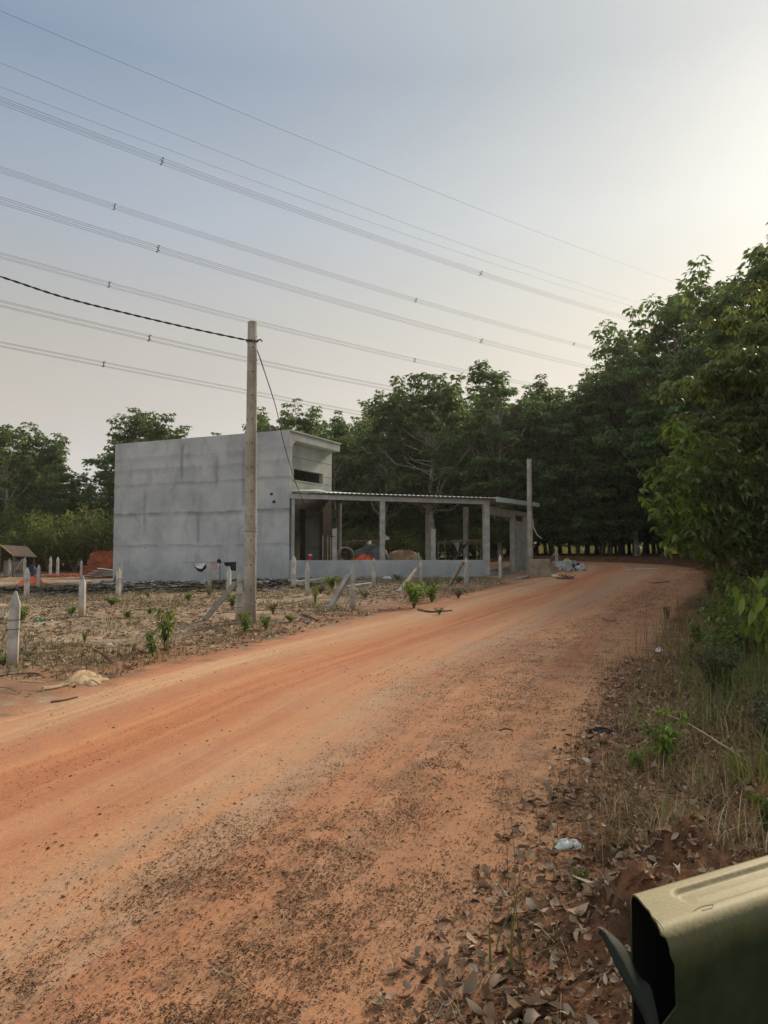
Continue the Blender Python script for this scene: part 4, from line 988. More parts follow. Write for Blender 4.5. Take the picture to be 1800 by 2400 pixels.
# deeper rows: a plantation block behind the plot and the road bend
rows = []
for row in range(4):
    yb = 60 + row * 5.5
    for x in np.arange(-44, 44, 4.6):
        xx = x + rng.uniform(-.9, .9) + (row % 2) * 2.3; yy = yb + rng.uniform(-.8, .8) + max(0, -x) * .12
        if abs(xx / yy) > .68: continue
        ppx = 900 + F * xx / yy
        lim = np.interp(ppx, [0, 150, 190, 250, 330, 430, 470, 560, 700, 900, 1166, 1345, 1480, 1600, 1800], [985, 1020, 1130, 990, 985, 1060, 1060, 985, 975, 925, 880, 930, 800, 730, 640])
        h = zpix(ppx, lim, yy) - gz(xx, yy); h = min(h * rng.uniform(.82, .97), 17.5)
        if h < 3.5: continue
        if ppx > 1180 and row == 0 and yy < 62: pass
        rows.append((xx, yy, h))
for k, (x, y, h) in enumerate(rows):
    place(5 + k % 3, x, y, h, rng.uniform(0, 6.28), "rubber tree standing in the dark inner rows of the plantation", 'inner plantation rows', 1.12)
# rows right of the road and slender trunks at the bend
for x, y, h in tuple((bx + rng.uniform(-.5, .5), 52 + rng.uniform(0, 9), rng.uniform(9.5, 13)) for bx in np.arange(7.5, 23, 1.15)) + ((17.5, 43.5, 12), (18.5, 38, 11.5), (19.5, 33, 11), (20, 48, 14.5), (15.2, 52, 13), (12.0, 53.5, 12), (9.0, 54.5, 11.5), (17, 54, 14), (22, 54, 15), (6.0, 55.5, 11), (13.4, 57, 12), (10.4, 58.5, 12), (3.0, 56.5, 10.5), (22, 40, 12), (21, 29, 11)):
    place(5 + int(rng.integers(3)), x, y, h, rng.uniform(0, 6.28), "dark slender rubber tree in the row at the road bend", 'trees at the road bend', 1.1)
# far trees beyond the sunlit clearing
for x in np.arange(-10, 75, 5.5):
    place(5 + int(rng.integers(3)), x + rng.uniform(-1, 1), 122 + rng.uniform(-4, 4), rng.uniform(13, 16), rng.uniform(0, 6.28), "far tree beyond the sunlit clearing behind the trunks", 'far trees beyond the clearing', 1.3)

# two near trees with large leaves at the right of the road
N1 = tree_mesh('broadleaf_tree', 301, 8.6, 3.9, .08, 150, 15, .205, 16, True, M_leafN, .9, .47)
N1.location = (10.9, 16.8, gz(10.9, 16.8)); N1.rotation_euler = (0, 0, 1.2); tag(N1, "dense near tree filling the right side with low hanging leafy boughs", 'tree', 'near roadside trees')
N2 = copy_tree(N1); N2.location = (13.9, 23.5, gz(13.9, 23.5)); N2.rotation_euler = (0, 0, 3.9); N2.scale = (1.05, 1.05, 1.05); N2["label"] = "second dense roadside tree, just beyond the near one on the right"
N3 = copy_tree(N1); N3.location = (14.6, 13.5, gz(14.6, 13.5)); N3.rotation_euler = (0, 0, 5.2); N3.scale = (1, 1, .9); N3["label"] = "dense roadside tree mostly cut off by the right edge of the photo"
# trees out of the photo on the sun's side keep the verge in shade

# ------------------------------------------------------------------ bushes
def bush_mesh(name, seed, h, r0, n, L, W, mat, droop=.5, stems=7, fine=True, part=('leaves', 'stem')):
    r = np.random.default_rng(seed); root = empty(name, (0, 0, 0)); m = MB(); tips = []
    for k in range(stems):
        a = r.uniform(0, 6.28); rr = r0 * r.uniform(.3, 1); top = np.array([math.cos(a) * rr, math.sin(a) * rr, h * r.uniform(.6, 1)]); mid = top * np.array([.4, .4, .55])
        m.tube([(math.cos(a) * .02, math.sin(a) * .02, -.03), mid, top], [.018 * h, .012 * h, .004 * h], 5)
        t = r.uniform(.2, 1, n // stems) ** .8; t = t[:, None]
        c = np.where(t < .5, mid * t * 2, mid + (top - mid) * (t - .5) * 2); tips.append(c + r.normal(0, .07 * h, c.shape) * np.array([1, 1, .5]))
    m.build(part[1], M_twig, root); P = np.concatenate(tips); P[:, 2] = np.maximum(P[:, 2], .03); a = r.uniform(0, 6.28, len(P))
    D = np.stack([np.cos(a), np.sin(a), r.normal(-droop, .4, len(P))], 1); N = np.array([0, 0, 1.]) + r.normal(0, .4, D.shape)
    V_, F_ = leaves(P, D, N, L * r.uniform(.6, 1.15, len(P)), W * r.uniform(.7, 1.15, len(P)), .18, fine); np_obj(part[0], V_, F_, mat, root); return root
M_weed = leafmat('weed_leaf', (.055, .09, .022), (.18, .24, .05), (.28, .35, .05), .32)
M_bright = leafmat('bright_leaf', (.07, .12, .02), (.19, .265, .04), (.32, .42, .05), .34)
M_dull = leafmat('dull_leaf', (.05, .06, .025), (.12, .13, .05), (.15, .16, .05), .25, .6, (.3, .22, .05))
# hedge like undergrowth at the edge of the plantation
UB = [bush_mesh('shrub', 501 + i, 3.0, 1.7, 1500, .24, .1, M_leafB, .4, 16, False) for i in range(3)]
ub_used = set()
def shrub(v, x, y, s, sz, label, grp):
    o = UB[v] if v not in ub_used else copy_tree(UB[v]); ub_used.add(v)
    o.location = (x, y, gz(x, y) - .05); o.rotation_euler = (0, 0, rng.uniform(0, 6.28)); o.scale = (s, s, sz); tag(o, label, 'shrub', grp)
for k, px in enumerate(np.arange(-40, 275, 20)):
    d = 54 + 3 * math.sin(k * 2.1); x = (px - 900) / F * d; shrub(k % 3, x, d, 1.2, rng.uniform(1.0, 1.75), "green shrub in the dense undergrowth left of the house", 'undergrowth left of the house')
for k, px in enumerate(np.arange(690, 1240, 21)):
    d = 56 + 4 * math.sin(k * 1.7); x = (px - 900) / F * d; shrub(k % 3, x, d, 1.0, rng.uniform(.5, .95), "shady shrub behind the open porch", 'undergrowth behind the porch')
for k in range(46):
    x = -20 + 95 * k / 45 + rng.uniform(-1, 1); y = 128 + rng.uniform(-2, 2); shrub(k % 3, x, y, 2.2, rng.uniform(2.0, 2.8), "tall shrub in the dense far hedge beyond the clearing", 'far hedge beyond the clearing')
for k in range(30):
    x = rng.uniform(-2, 62); y = rng.uniform(88, 112); shrub(k % 3, x, y, 1.3, rng.uniform(.7, 1.1), "sunlit shrub in the clearing beyond the dark trunks", 'shrubs in the clearing')
for x, y, s in ((12.2, 27.5, .8), (13.4, 30.5, .9), (11.2, 22.5, .75), (9.6, 18.5, .62), (8.9, 14.6, .8), (10.2, 15.5, 1.0), (11.8, 19.8, 1.1), (9.6, 13.0, .9), (8.2, 12.0, .6), (10.5, 17.5, 1.0), (12.5, 24, 1.1), (7.6, 10.4, .5), (15, 34.5, .9), (17, 37, .9), (18.3, 46, .8), (9.3, 12.2, .62)):
    shrub(int(rng.integers(3)), x, y, s, s * .9, "shrub in the tangled thicket under the right roadside trees", 'thicket on the right verge')
NB = bush_mesh('shrub', 521, 2.6, 1.5, 2400, .2, .085, M_leafN, .7, 24); nbu = [0]
for x, y, s_ in ((7.9, 12.6, .85), (8.6, 14.2, 1.0), (9.6, 15.8, 1.15), (6.7, 10.2, .7), (10.6, 18.4, 1.2), (9.2, 12.6, 1.2), (5.7, 8.2, .5), (11.6, 21.5, 1.2)):
    o = NB if nbu[0] == 0 else copy_tree(NB); nbu[0] += 1
    o.location = (x, y, gz(x, y) - .05); o.rotation_euler = (0, 0, rng.uniform(0, 6.28)); o.scale = (s_, s_, s_ * rng.uniform(.85, 1.1)); tag(o, "leafy shrub of the thicket below the near tree on the right verge", 'shrub', 'leafy thicket shrubs')
# sunlit grass in the clearing
n = 16000; x = rng.uniform(-15, 75, n); y = rng.uniform(80, 114, n); z = zbase(x, y)
V_, F_ = blades(np.stack([x, y, z], 1), rng.uniform(.8, 2.0, n), rng.uniform(.1, .5, n), rng.uniform(0, 6.28, n), .09)
tag(np_obj('clearing_grass', V_, F_, leafmat('lit_grass', (.11, .12, .04), (.20, .20, .075), (.28, .27, .085), .4)), "tall yellow green grass in the sunlit clearing beyond the trunks", 'grass', None, 'stuff')

# ------------------------------------------------------------------ plants on the plot
WEED = bush_mesh('weed', 601, 1.0, .3, 180, .17, .075, M_weed, .6, 6)
WEEDB = bush_mesh('weed', 602, 1.0, .55, 300, .2, .09, M_bright, .3, 9)
WEEDD = bush_mesh('weed', 603, 1.0, .6, 260, .12, .05, M_dull, .2, 10)
wu = set()
def weed(src, px, yb, yt, wid, label, grp='weeds on the plot', p=None, h=None):
    if p is None: p = on_ground(px, yb); h = zpix(px, yt, p[1]) - p[2]
    else: p = np.array([p[0], p[1], gz(*p)])
    o = src if id(src) not in wu else copy_tree(src); wu.add(id(src))
    o.location = p; o.rotation_euler = (0, 0, rng.uniform(0, 6.28)); o.scale = (h * wid, h * wid, h); tag(o, label, 'weed', grp)
weed(WEED, 388, 1528, 1418, .75, "tallest dark green weed with drooping leaves by the road edge")
weed(WEED, 358, 1543, 1478, 1.0, "low drooping part-wilted weed at the foot of the tallest weed")
weed(WEED, 312, 1536, 1508, 1.2, "small drooping weed left of the tallest weed")
weed(WEED, 52, 1462, 1420, 1.3, "leafy weed just right of the nearest concrete post")
weed(WEEDB, 166, 1446, 1418, 1.0, "small yellow green weed left of the lone post in the plot")
weed(WEED, 198, 1507, 1480, .8, "small dark weed below the lone post in the plot")
weed(WEEDB, 262, 1420, 1398, 1.9, "spreading light green weed between the lone post and house corner")
weed(WEED, 347, 1402, 1384, 1.2, "small dark weed in front of the bare side wall")
weed(WEED, 300, 1448, 1430, 3.0, "low green creeper patch in the middle of the plot, its left part")
weed(WEED, 350, 1442, 1424, 2.6, "low green creeper patch in the middle of the plot, its right part")
weed(WEEDB, 442, 1410, 1388, 1.2, "yellowing small weed in line with the white shirt")
weed(WEED, 490, 1397, 1378, 1.4, "dark grass-like weed at the foot of the post by the shirt")
weed(WEED, 545, 1428, 1390, 1.2, "green weed behind the braced post at the utility pole")
weed(WEED, 576, 1487, 1430, .95, "drooping weed growing against the foot of the utility pole")
weed(WEED, 622, 1476, 1440, 1.1, "small leafy weed just right of the utility pole foot")
weed(WEEDD, 640, 1444, 1405, 1.0, "dry brownish weed right of the utility pole")
weed(WEEDB, 680, 1455, 1440, 1.6, "small flat green weed on the sandy patch right of the pole")
weed(WEED, 738, 1414, 1370, .7, "slender dark weed right of the post under the red jug")
weed(WEEDB, 778, 1383, 1347, 1.2, "bright leafy weed close to the porch wall")
weed(WEEDD, 752, 1392, 1362, 1.6, "dull weed clump left of the nearest braced porch post")
weed(WEEDD, 855, 1402, 1380, 2.0, "dull low weed right of the nearest braced porch post")
weed(WEEDB, 970, 1425, 1358, .95, "bright green bush at the road edge before the porch")
weed(WEEDB, 1012, 1412, 1368, 1.0, "second lighter bush close right of the bright green bush")
weed(WEEDD, 1010, 1390, 1345, 1.2, "dark thin-leaved weed behind the bright green bush")
weed(WEEDD, 1075, 1402, 1372, 1.4, "dull weed in front of the post near the porch corner")
weed(WEEDB, 930, 1362, 1345, 1.4, "small bright weed at the foot of the porch wall")
weed(WEEDB, 1075, 1366, 1350, 1.3, "small bright weed at the wall near the corner post")
weed(WEEDB, 8, 1562, 1530, 1.5, "low green grass tuft left of the nearest concrete post")
weed(WEEDD, 66, 1545, 1520, 2.0, "low dull weed right of the foot of the nearest post")
weed(WEEDD, 1030, 1440, 1420, 1.6, "flat dry weed at the road edge right of the bright bush")

# dry grass, litter and twigs of the plot
def lot_points(n, ylo=7.5, yhi=33, xlo=-16, xhi=4.5):
    x = rng.uniform(xlo, xhi, n * 3); y = ylo + (yhi - ylo) * rng.uniform(0, 1, n * 3) ** 1.25
    dl_, dr_, _ = road_coords(x, y); k = (dl_ < -.15) & (np.abs(x / y) < .62)
    # nothing inside the house or porch
    c, s = math.cos(TH), math.sin(TH); hx = (x - C[0]) * c + (y - C[1]) * s; hy = -(x - C[0]) * s + (y - C[1]) * c
    k &= ~((hy > -.1) & (hx < .2) & (hx > -WL)); q = (x - C[0]) * 1.5 - (y - C[1]) * 8.69; k &= ~((q < 3) & (x > C[0]))
    k &= fbm(x * .5, y * .5, 21, 3) > -.22 + rng.uniform(-.2, .2, n * 3)
    x, y = x[k][:n], y[k][:n]; return np.stack([x, y, ground(x, y)], 1)
P = lot_points(16000); n = len(P); a = rng.uniform(0, 6.28, n)
V1 = curled(P + np.array([0, 0, .012]), np.stack([np.cos(a), np.sin(a), rng.normal(0, .25, n)], 1), np.array([0, 0, 1.]) + rng.normal(0, .4, (n, 3)), rng.uniform(.03, .13, n), rng.uniform(.02, .055, n), .9, 5)
M_lit1 = multi('pale_litter', [(.10, .055, .03), (.26, .17, .10), (.17, .095, .05), (.44, .36, .27), (.22, .13, .075), (.58, .52, .44)])
tag(np_obj('leaf_litter', *V1, M_lit1), "pale dead leaves scattered over the building plot", 'leaf litter', None, 'stuff')
P = lot_points(1100); n = len(P); a = rng.uniform(0, 6.28, n); L_ = rng.uniform(.08, .6, n) ** 1.3
e = P + np.stack([np.cos(a) * L_, np.sin(a) * L_, 0 * a], 1); e[:, 2] = ground(e[:, 0], e[:, 1]) + rng.uniform(.0, .06, n); P[:, 2] += .01
m_ = MB()
for p0, p1 in zip(P, e): m_.tube([p0, (p0 + p1) / 2 + np.array([0, 0, rng.uniform(.0, .04)]), p1], rng.uniform(.003, .008), 4, False)
tag(m_.build('dead_twigs', multi('twig_mix', [(.06, .035, .02), (.16, .10, .06), (.32, .24, .15), (.12, .07, .04)])), "dead twigs and straw scattered over the plot", 'twigs', None, 'stuff')
P = lot_points(26000, 8, 33); n = len(P); cl = fbm(P[:, 0] * .8, P[:, 1] * .8, 33, 3) > .02; P = P[cl]; n = len(P)
V1 = blades(P, rng.uniform(.06, .24, n), rng.uniform(.2, .9, n), rng.uniform(0, 6.28, n), rng.uniform(.006, .014, n))
M_dry = multi('dry_grass_mix', [(.13, .11, .045), (.075, .10, .03), (.24, .18, .085), (.09, .12, .035), (.30, .24, .12)], .9, .2)
tag(np_obj('dry_grass', *V1, M_dry), "dry sparse grass on the building plot", 'grass', None, 'stuff')
# dark burnt strip and pale sheeting along the foot of the side wall
x = rng.uniform(-15, -2.5, 900); y = 27.0 + rng.normal(0, 1.3, 900) + np.clip(-x - 8, 0, 9) * .25; k = (x > -15)
P = np.stack([x, y, ground(x, y)], 1); a = rng.normal(0, .5, 900); 
V1 = curled(P + np.array([0, 0, .03]), np.stack([np.cos(a), np.sin(a), rng.normal(0, .08, 900)], 1), np.array([0, 0, 1.]) + rng.normal(0, .25, (900, 3)), rng.uniform(.15, .7, 900), rng.uniform(.05, .2, 900), .6, 8)
tag(np_obj('shade_netting', *V1, multi('burnt', [(.025, .024, .023), (.10, .092, .085), (.045, .04, .037), (.24, .20, .165), (.07, .062, .055), (.36, .32, .27)])), "strip of dark torn netting and ash in front of the house wall", 'netting', None, 'stuff')
x = rng.uniform(-13, -3, 330); y = 30.2 + rng.normal(0, .55, 330) + np.clip(-x - 4.5, 0, 9) * .36; P = np.stack([x, y, ground(x, y)], 1); a = rng.normal(0, .45, 330)
V1 = curled(P + np.array([0, 0, .05]), np.stack([np.cos(a), np.sin(a), rng.normal(0, .08, 330)], 1), np.array([0, 0, 1.]) + rng.normal(0, .25, (330, 3)), rng.uniform(.15, .65, 330), rng.uniform(.08, .3, 330), .6, 9)
tag(np_obj('plastic_sheeting', *V1, multi('sheeting', [(.22, .22, .22), (.40, .40, .39), (.10, .10, .10), (.52, .52, .5), (.3, .28, .25)])), "crumpled pale plastic sheeting along the foot of the house wall", 'sheeting', None, 'stuff')
heap('green_net', "small crumpled green net on the ground right of the nearest post", 'net', 90, 1458, (.14, .12, .08), simple('green_net', (.05, .16, .10), (.13, .27, .17), 6, .8, .2), None, 6, .4)

# ------------------------------------------------------------------ right verge
def verge_points(n, lo, hi, ylo, yhi, pw=1.6):
    y = ylo + (yhi - ylo) * rng.uniform(0, 1, n) ** pw
    xe = np.interp(y, RE[:, 1][:40], RE[:, 0][:40]); x = xe + rng.uniform(lo, hi, n)
    return x, y
order = np.argsort(RE[:, 1]); 
def redge(y):
    k = RE[:, 1] < 36; return np.interp(y, RE[k, 1], RE[k, 0])
def vp(n, lo, hi, ylo, yhi, pw=1.6, sk=1.0):
    y = ylo + (yhi - ylo) * rng.uniform(0, 1, n) ** pw; x = redge(y) + lo + (hi - lo) * rng.uniform(0, 1, n) ** sk
    return np.stack([x, y, ground(x, y)], 1)
n = 46000; P = vp(n, .1, 4.5, 2.6, 24, 1.5); cl = fbm(P[:, 0] * 1.6, P[:, 1] * 1.6, 41, 3) + .4 * sstep(.2, 1.4, P[:, 0] - redge(P[:, 1])) > .04 + .45 * sstep(5.5, 3.2, P[:, 1]); P = P[cl]; n = len(P)
off = P[:, 0] - redge(P[:, 1])
V1 = blades(P, rng.uniform(.08, .40, n) * (.45 + .75 * sstep(0, 2, off)), rng.uniform(.2, 1.0, n), rng.uniform(0, 6.28, n), rng.uniform(.003, .007, n) * (1 + P[:, 1] * .03), 3, .6)
M_vdry = multi('verge_dry', [(.18, .10, .045), (.36, .24, .12), (.25, .15, .07), (.62, .51, .32), (.19, .19, .06), (.32, .22, .10), (.16, .19, .05)], .9, .25)
tag(np_obj('dry_verge_grass', *V1, M_vdry), "brown dry grass covering the right verge", 'grass', None, 'stuff')
n = 44000; P = vp(n, .55, 6, 4.2, 26, 1.15, .8); cl = fbm(P[:, 0] * 1.1, P[:, 1] * 1.1, 47, 3) > -.08; P = P[cl]; n = len(P)
V1 = blades(P, rng.uniform(.2, .85, n) * (.55 + .6 * sstep(.8, 2.6, P[:, 0] - redge(P[:, 1]))), rng.uniform(.2, .9, n), rng.uniform(0, 6.28, n), rng.uniform(.006, .014, n), 4, .6)
tag(np_obj('green_verge_grass', *V1, leafmat('verge_green', (.08, .10, .028), (.23, .25, .07), (.36, .40, .09), .38)), "green grass growing thickly at the far right of the verge", 'grass', None, 'stuff')
n = 34000; P = vp(n, .1, 4.2, 3.0, 20, 1.4); cl = fbm(P[:, 0] * 2.2, P[:, 1] * 2.2, 77, 3) > -.02 + .35 * sstep(5, 3, P[:, 1]); P = P[cl]; n = len(P); P[:, 2] += rng.uniform(.003, .03, n)
V1 = blades(P, rng.uniform(.04, .17, n), rng.uniform(1.6, 2.1, n), rng.uniform(0, 6.28, n), rng.uniform(.002, .0045, n) * (1 + .05 * P[:, 1]), 3, .15)
tag(np_obj('dead_thatch', *V1, multi('thatch_mix', [(.13, .075, .04), (.30, .20, .11), (.19, .115, .06), (.50, .38, .24), (.24, .15, .085)], .9, .15)), "matted dead grass lying flat between the tufts of the right verge", 'thatch', None, 'stuff')
# thin tall stalks
n = 620; P = vp(n, -.1, 2.4, 3.4, 16, 1.35); V1 = blades(P, rng.uniform(.3, .75, n), rng.uniform(.05, .35, n), rng.uniform(0, 6.28, n), .0035 + .0005 * P[:, 1], 4, .6)
tag(np_obj('dry_stalks', *V1, multi('stalk_mix', [(.16, .08, .03), (.30, .20, .09), (.13, .10, .04), (.22, .13, .06)], .9, .2)), "thin tall brown grass stalks along the right road edge", 'stalks', None, 'stuff')
# leaf litter
n = 15000; P = vp(n, -.3, 2.4, 1.9, 10, 1.5, 1.0); k = rng.uniform(0, 1, n) < np.clip(.25 + 1.4 * sstep(-.4, .25, P[:, 0] - redge(P[:, 1])) , 0, 1); P = P[k]; n = len(P); a = rng.uniform(0, 6.28, n)
V1 = curled(P + np.array([0, 0, .008]), np.stack([np.cos(a), np.sin(a), rng.normal(.05, .3, n)], 1), np.array([0, 0, 1.]) + rng.normal(0, .45, (n, 3)), (LL := (.014 + .017 * rng.gamma(1.7, 1, n)).clip(.012, .095)), LL * rng.uniform(.3, .62, n), 1.3, 15)
M_lit2 = multi('verge_litter', [(.08, .042, .023), (.27, .165, .095), (.15, .082, .045), (.46, .33, .21), (.20, .11, .06), (.36, .245, .16), (.12, .06, .034), (.60, .49, .35)])
tag(np_obj('verge_leaf_litter', *V1, M_lit2, smooth=True), "curled brown dead leaves lying thickly on the right verge", 'leaf litter', None, 'stuff')
# dark crumbs and leaf bits on the road, densest towards the right edge
n = 560000; y = 1.7 + 26 * rng.uniform(0, 1, n) ** 2.1; x = rng.uniform(-1.02, .7, n) * (y * .55 + .4); dl_, dr_, arc_ = road_coords(x, y)
ms = road_coords.mid; wv = .5 * fbm(x * .7, y * .7, 60, 3); stk = fbm(ms * 2.6, arc_ * .16, 61, 3)
pr = .012 + .05 * (stk > .25) + .95 * sstep(2.9, .9, dr_ + wv) * (.25 + .75 * sstep(-.16, .16, .6 * stk + .6 * fbm(x * 2.2, y * 1.3, 64, 3))) * (.3 + .7 * (fbm(x * 6, y * 6, 62, 2) > -.08))
k = (rng.uniform(0, 1, n) < pr) & (dl_ > -.3) & (dr_ > -.5); x, y = x[k], y[k]; P = np.stack([x, y, ground(x, y) + .003], 1); n = len(P); a = rng.uniform(0, 6.28, n)
V1 = leaves(P, np.stack([np.cos(a), np.sin(a), rng.normal(.1, .3, n)], 1), np.array([0, 0, 1.]) + rng.normal(0, .5, (n, 3)), (.0035 + .0045 * rng.gamma(1.3, 1, n)).clip(0, .03) * (1 + .06 * y), rng.uniform(.0025, .008, n) * (1 + .05 * y), .3)
tag(np_obj('road_crumbs', *V1, multi('crumb_mix', [(.06, .03, .018), (.17, .085, .042), (.09, .044, .024), (.30, .165, .085), (.12, .06, .033), (.45, .29, .165)])), "dark leaf crumbs strewn over the orange road", 'crumbs', None, 'stuff')
n = 900; y = 1.8 + 9 * rng.uniform(0, 1, n) ** 1.5; x = redge(y) + rng.normal(-.35, .5, n); a = rng.uniform(0, 6.28, n); P = np.stack([x, y, ground(x, y) + .004], 1)
V1 = blades(P, rng.uniform(.03, .12, n), rng.uniform(1.6, 2.1, n), a, .0028, 3, .1)
tag(np_obj('loose_straw', *V1, multi('straw_mix', [(.30, .19, .10), (.5, .38, .22), (.2, .11, .06)])), "loose straw bits along the right road edge", 'straw', None, 'stuff')
# small stones
m_ = MB()
for k in range(200):
    y = 2.5 + 14 * rng.uniform() ** 1.6; x = rng.uniform(-.55, .35) * y; d1, d2, _ = road_coords(x, y)
    if d1[0] < 0 or d2[0] < -.4: continue
    s = rng.uniform(.004, .011); m_.blob((x, y, gz(x, y) + s * .3), (s, s * .8, s * .6), k, .3, 6, 4)
tag(m_.build('road_pebbles', multi('pebbles', [(.05, .03, .025), (.16, .08, .05), (.30, .16, .09)])), "small dark pebbles scattered on the road", 'pebbles', None, 'stuff')

# single plants of the verge
def tuft(px, py, spec, label, mat, w=.006, sp=.03):
    p = on_ground(px, py); n = len(spec); q = p + np.stack([rng.normal(0, sp, n), rng.normal(0, sp, n), 0 * np.arange(n)], 1); q[:, 2] = ground(q[:, 0], q[:, 1]) - .01
    V1 = blades(q - p, np.array([s[0] for s in spec]), np.array([s[1] for s in spec]), np.array([s[2] for s in spec]), np.array([w * (s[3] if len(s) > 3 else 1) for s in spec]), 6, .5)
    o = np_obj('grass_tuft', *V1, mat); o.location = p; return tag(o, label, 'grass tuft', 'grass tufts on the verge')
M_blade = leafmat('blade_green', (.085, .10, .03), (.15, .15, .05), (.2, .2, .05), .25)
M_bladeb = multi('blade_brown', [(.17, .10, .035), (.26, .17, .07), (.14, .12, .04)], .8, .2)
tuft(1180, 2265, [(.44, .14, .35, 1.5), (.36, .35, .2, 1.0), (.27, .12, 2.2), (.22, .2, 3.5), (.30, .45, .3), (.2, .3, 1.5), (.18, .2, 2.9), (.24, .05, 1.2)], "tall green grass blades standing among dead leaves in the foreground", M_blade, .012)
tuft(1385, 2010, [(.42, .06, 1.7), (.5, .08, 1.2), (.46, .15, .5), (.36, .2, 2.4), (.3, .3, .2), (.4, .12, 2.8), (.22, .3, 3.4), (.2, .4, .9)] * 2, "brown grass stalks standing behind the white scrap", M_bladeb, .0035)
tuft(1345, 1790, [(.5, .12, 2.8), (.42, .1, .5), (.38, .2, 1.9), (.3, .3, .1), (.36, .25, 3.3), (.2, .3, 1.0)] * 2, "brown stalk tuft right below the black rag", M_bladeb, .0045)
tuft(1425, 1600, [(.6, .1, 2.6), (.5, .1, 1.7), (.45, .2, .5), (.3, .3, .1)], "pair of thin stalks at the road edge beyond the black rag", M_bladeb, .006)
tuft(1560, 1780, [(.55, .1, 2.0), (.62, .06, 1.0), (.5, .2, .4), (.4, .3, 3.0), (.35, .3, 1.6), (.45, .2, 2.5)] * 2, "upright grass tuft among yellow green weeds on the verge", M_blade, .006)
VW = bush_mesh('weed', 701, 1.0, .5, 220, .2, .085, M_bright, .3, 8)
GV = 'weeds on the right verge'
weed(VW, 1555, 1800, 1660, .9, "yellow green weed clump on the verge below the rag", GV)
weed(VW, 1495, 1820, 1745, .9, "small weed clump at the verge front with the yellow fruit", GV)
weed(WEED, 1800, 1985, 1855, .9, "dark green leafy plant on the verge just above the green bin", GV)
weed(WEED, 1755, 1930, 1850, .8, "small dark leafy plant above the top edge of the bin", GV)
weed(WEEDD, 1480, 2000, 1950, 1.3, "small dull herb at the verge edge near the white scrap", GV)
weed(WEED, 1360, 2100, 2030, 1.2, "tiny-leaved low herb among the dead leaves left of the bin", GV)
weed(WEED, 1565, 1452, 1420, .9, "small dark sprig leaning over the road edge", GV)
weed(WEEDD, 1665, 1400, 1350, .8, "twiggy brown sapling at the outer bend of the road", GV)
weed(VW, 1690, 1500, 1420, 1.2, "green weed clump half way along the right verge", GV)
weed(WEED, 1640, 1520, 1462, 1.4, "dark herb clump on the verge left of the bright shrub", GV)
weed(VW, 1720, 1640, 1560, 1.2, "leafy weed on the verge under the bright large-leaved shrub", GV)
BIG = bush_mesh('largeleaf_shrub', 711, 1.3, .75, 150, .26, .11, M_bright, 1.3, 8); p = on_ground(1795, 1600); p = np.array([p[0] + .15, p[1] + .1, p[2]])
BIG.location = (p[0], p[1], gz(p[0], p[1])); h_ = zpix(1790, 1335, p[1]) - p[2]; BIG.scale = (h_ / 1.3 * .9, h_ / 1.3 * .9, h_ / 1.3); tag(BIG, "bright green shrub with large hanging leaves at the right edge", 'shrub', 'large leaved shrubs')
B2 = copy_tree(BIG); p = on_ground(1830, 1500); B2.location = (p[0], p[1], gz(p[0], p[1])); B2.rotation_euler = (0, 0, 2); B2["label"] = "large leaved shrub further back at the right edge, behind the bright one"
# the bright low bough of the near tree
r = np.random.default_rng(5); m_ = MB(); base = np.array([8.7, 15.4, 3.3]); tip = at_depth(1510, 1165, 14.2); P, D, TT = [], [], []
bt = empty('leafy_sapling', (7.6, 14.8, gz(7.6, 14.8))); tag(bt, "leafy sapling whose light green boughs hang out over the road bend", 'sapling'); gb = np.array(bt.location)
for k, (px, py) in enumerate(((1510, 1165), (1530, 1130), (1560, 1112), (1600, 1105), (1545, 1200), (1590, 1180), (1555, 1235), (1570, 1270), (1610, 1240), (1640, 1130), (1590, 1060), (1575, 1000))):
    e = at_depth(px, py, 14.3 + r.uniform(-.5, .6)) - gb; s = np.array([0, 0, e[2] * .75 + .1]); mid = s * .5 + e * .5 + np.array([0, 0, .25]); m_.tube([s, mid, e], [.012, .008, .003], 5)
    for q in range(72):
        t_ = r.uniform(.08, 1.03); c = (s * (1 - t_) ** 2 + 2 * mid * t_ * (1 - t_) + e * t_ * t_) + r.normal(0, .1, 3); a_ = r.uniform(0, 6.28)
        for o_ in (-.7, 0, .7): P.append(c); D.append([math.cos(a_ + o_), math.sin(a_ + o_), r.normal(-.7, .4)]); TT.append(t_ > .62 and px < 1600)
m_.tube([(0, 0, -.1), (.05, 0, 1.5), (0, .05, 3.4)], [.05, .04, .02], 7); m_.build('trunk', M_dbark, bt)
TT = np.array(TT); P = np.array(P); D = np.array(D)
for sel, mt in ((TT, M_bright), (~TT, M_leafN)):
    n = int(sel.sum()); V1 = leaves(P[sel], D[sel], np.array([0, 0, 1.]) + r.normal(0, .4, (n, 3)), r.uniform(.14, .24, n), r.uniform(.06, .09, n), .15, True)
    np_obj('crown', *V1, mt, bt)
for k, (x, y, h) in enumerate(((5.6, 8.6, .9), (6.4, 10.2, 1.1), (5.0, 7.0, .7), (7.6, 13.2, 1.3), (8.6, 16.0, 1.3), (4.3, 6.0, .6), (3.5, 4.9, .5), (9.8, 20.0, 1.4))):
    weed(WEEDD, 0, 0, 0, 1.1, "dry twiggy brownish brush in the verge thicket on the right", 'dry brush on the right verge', (x, y), h)
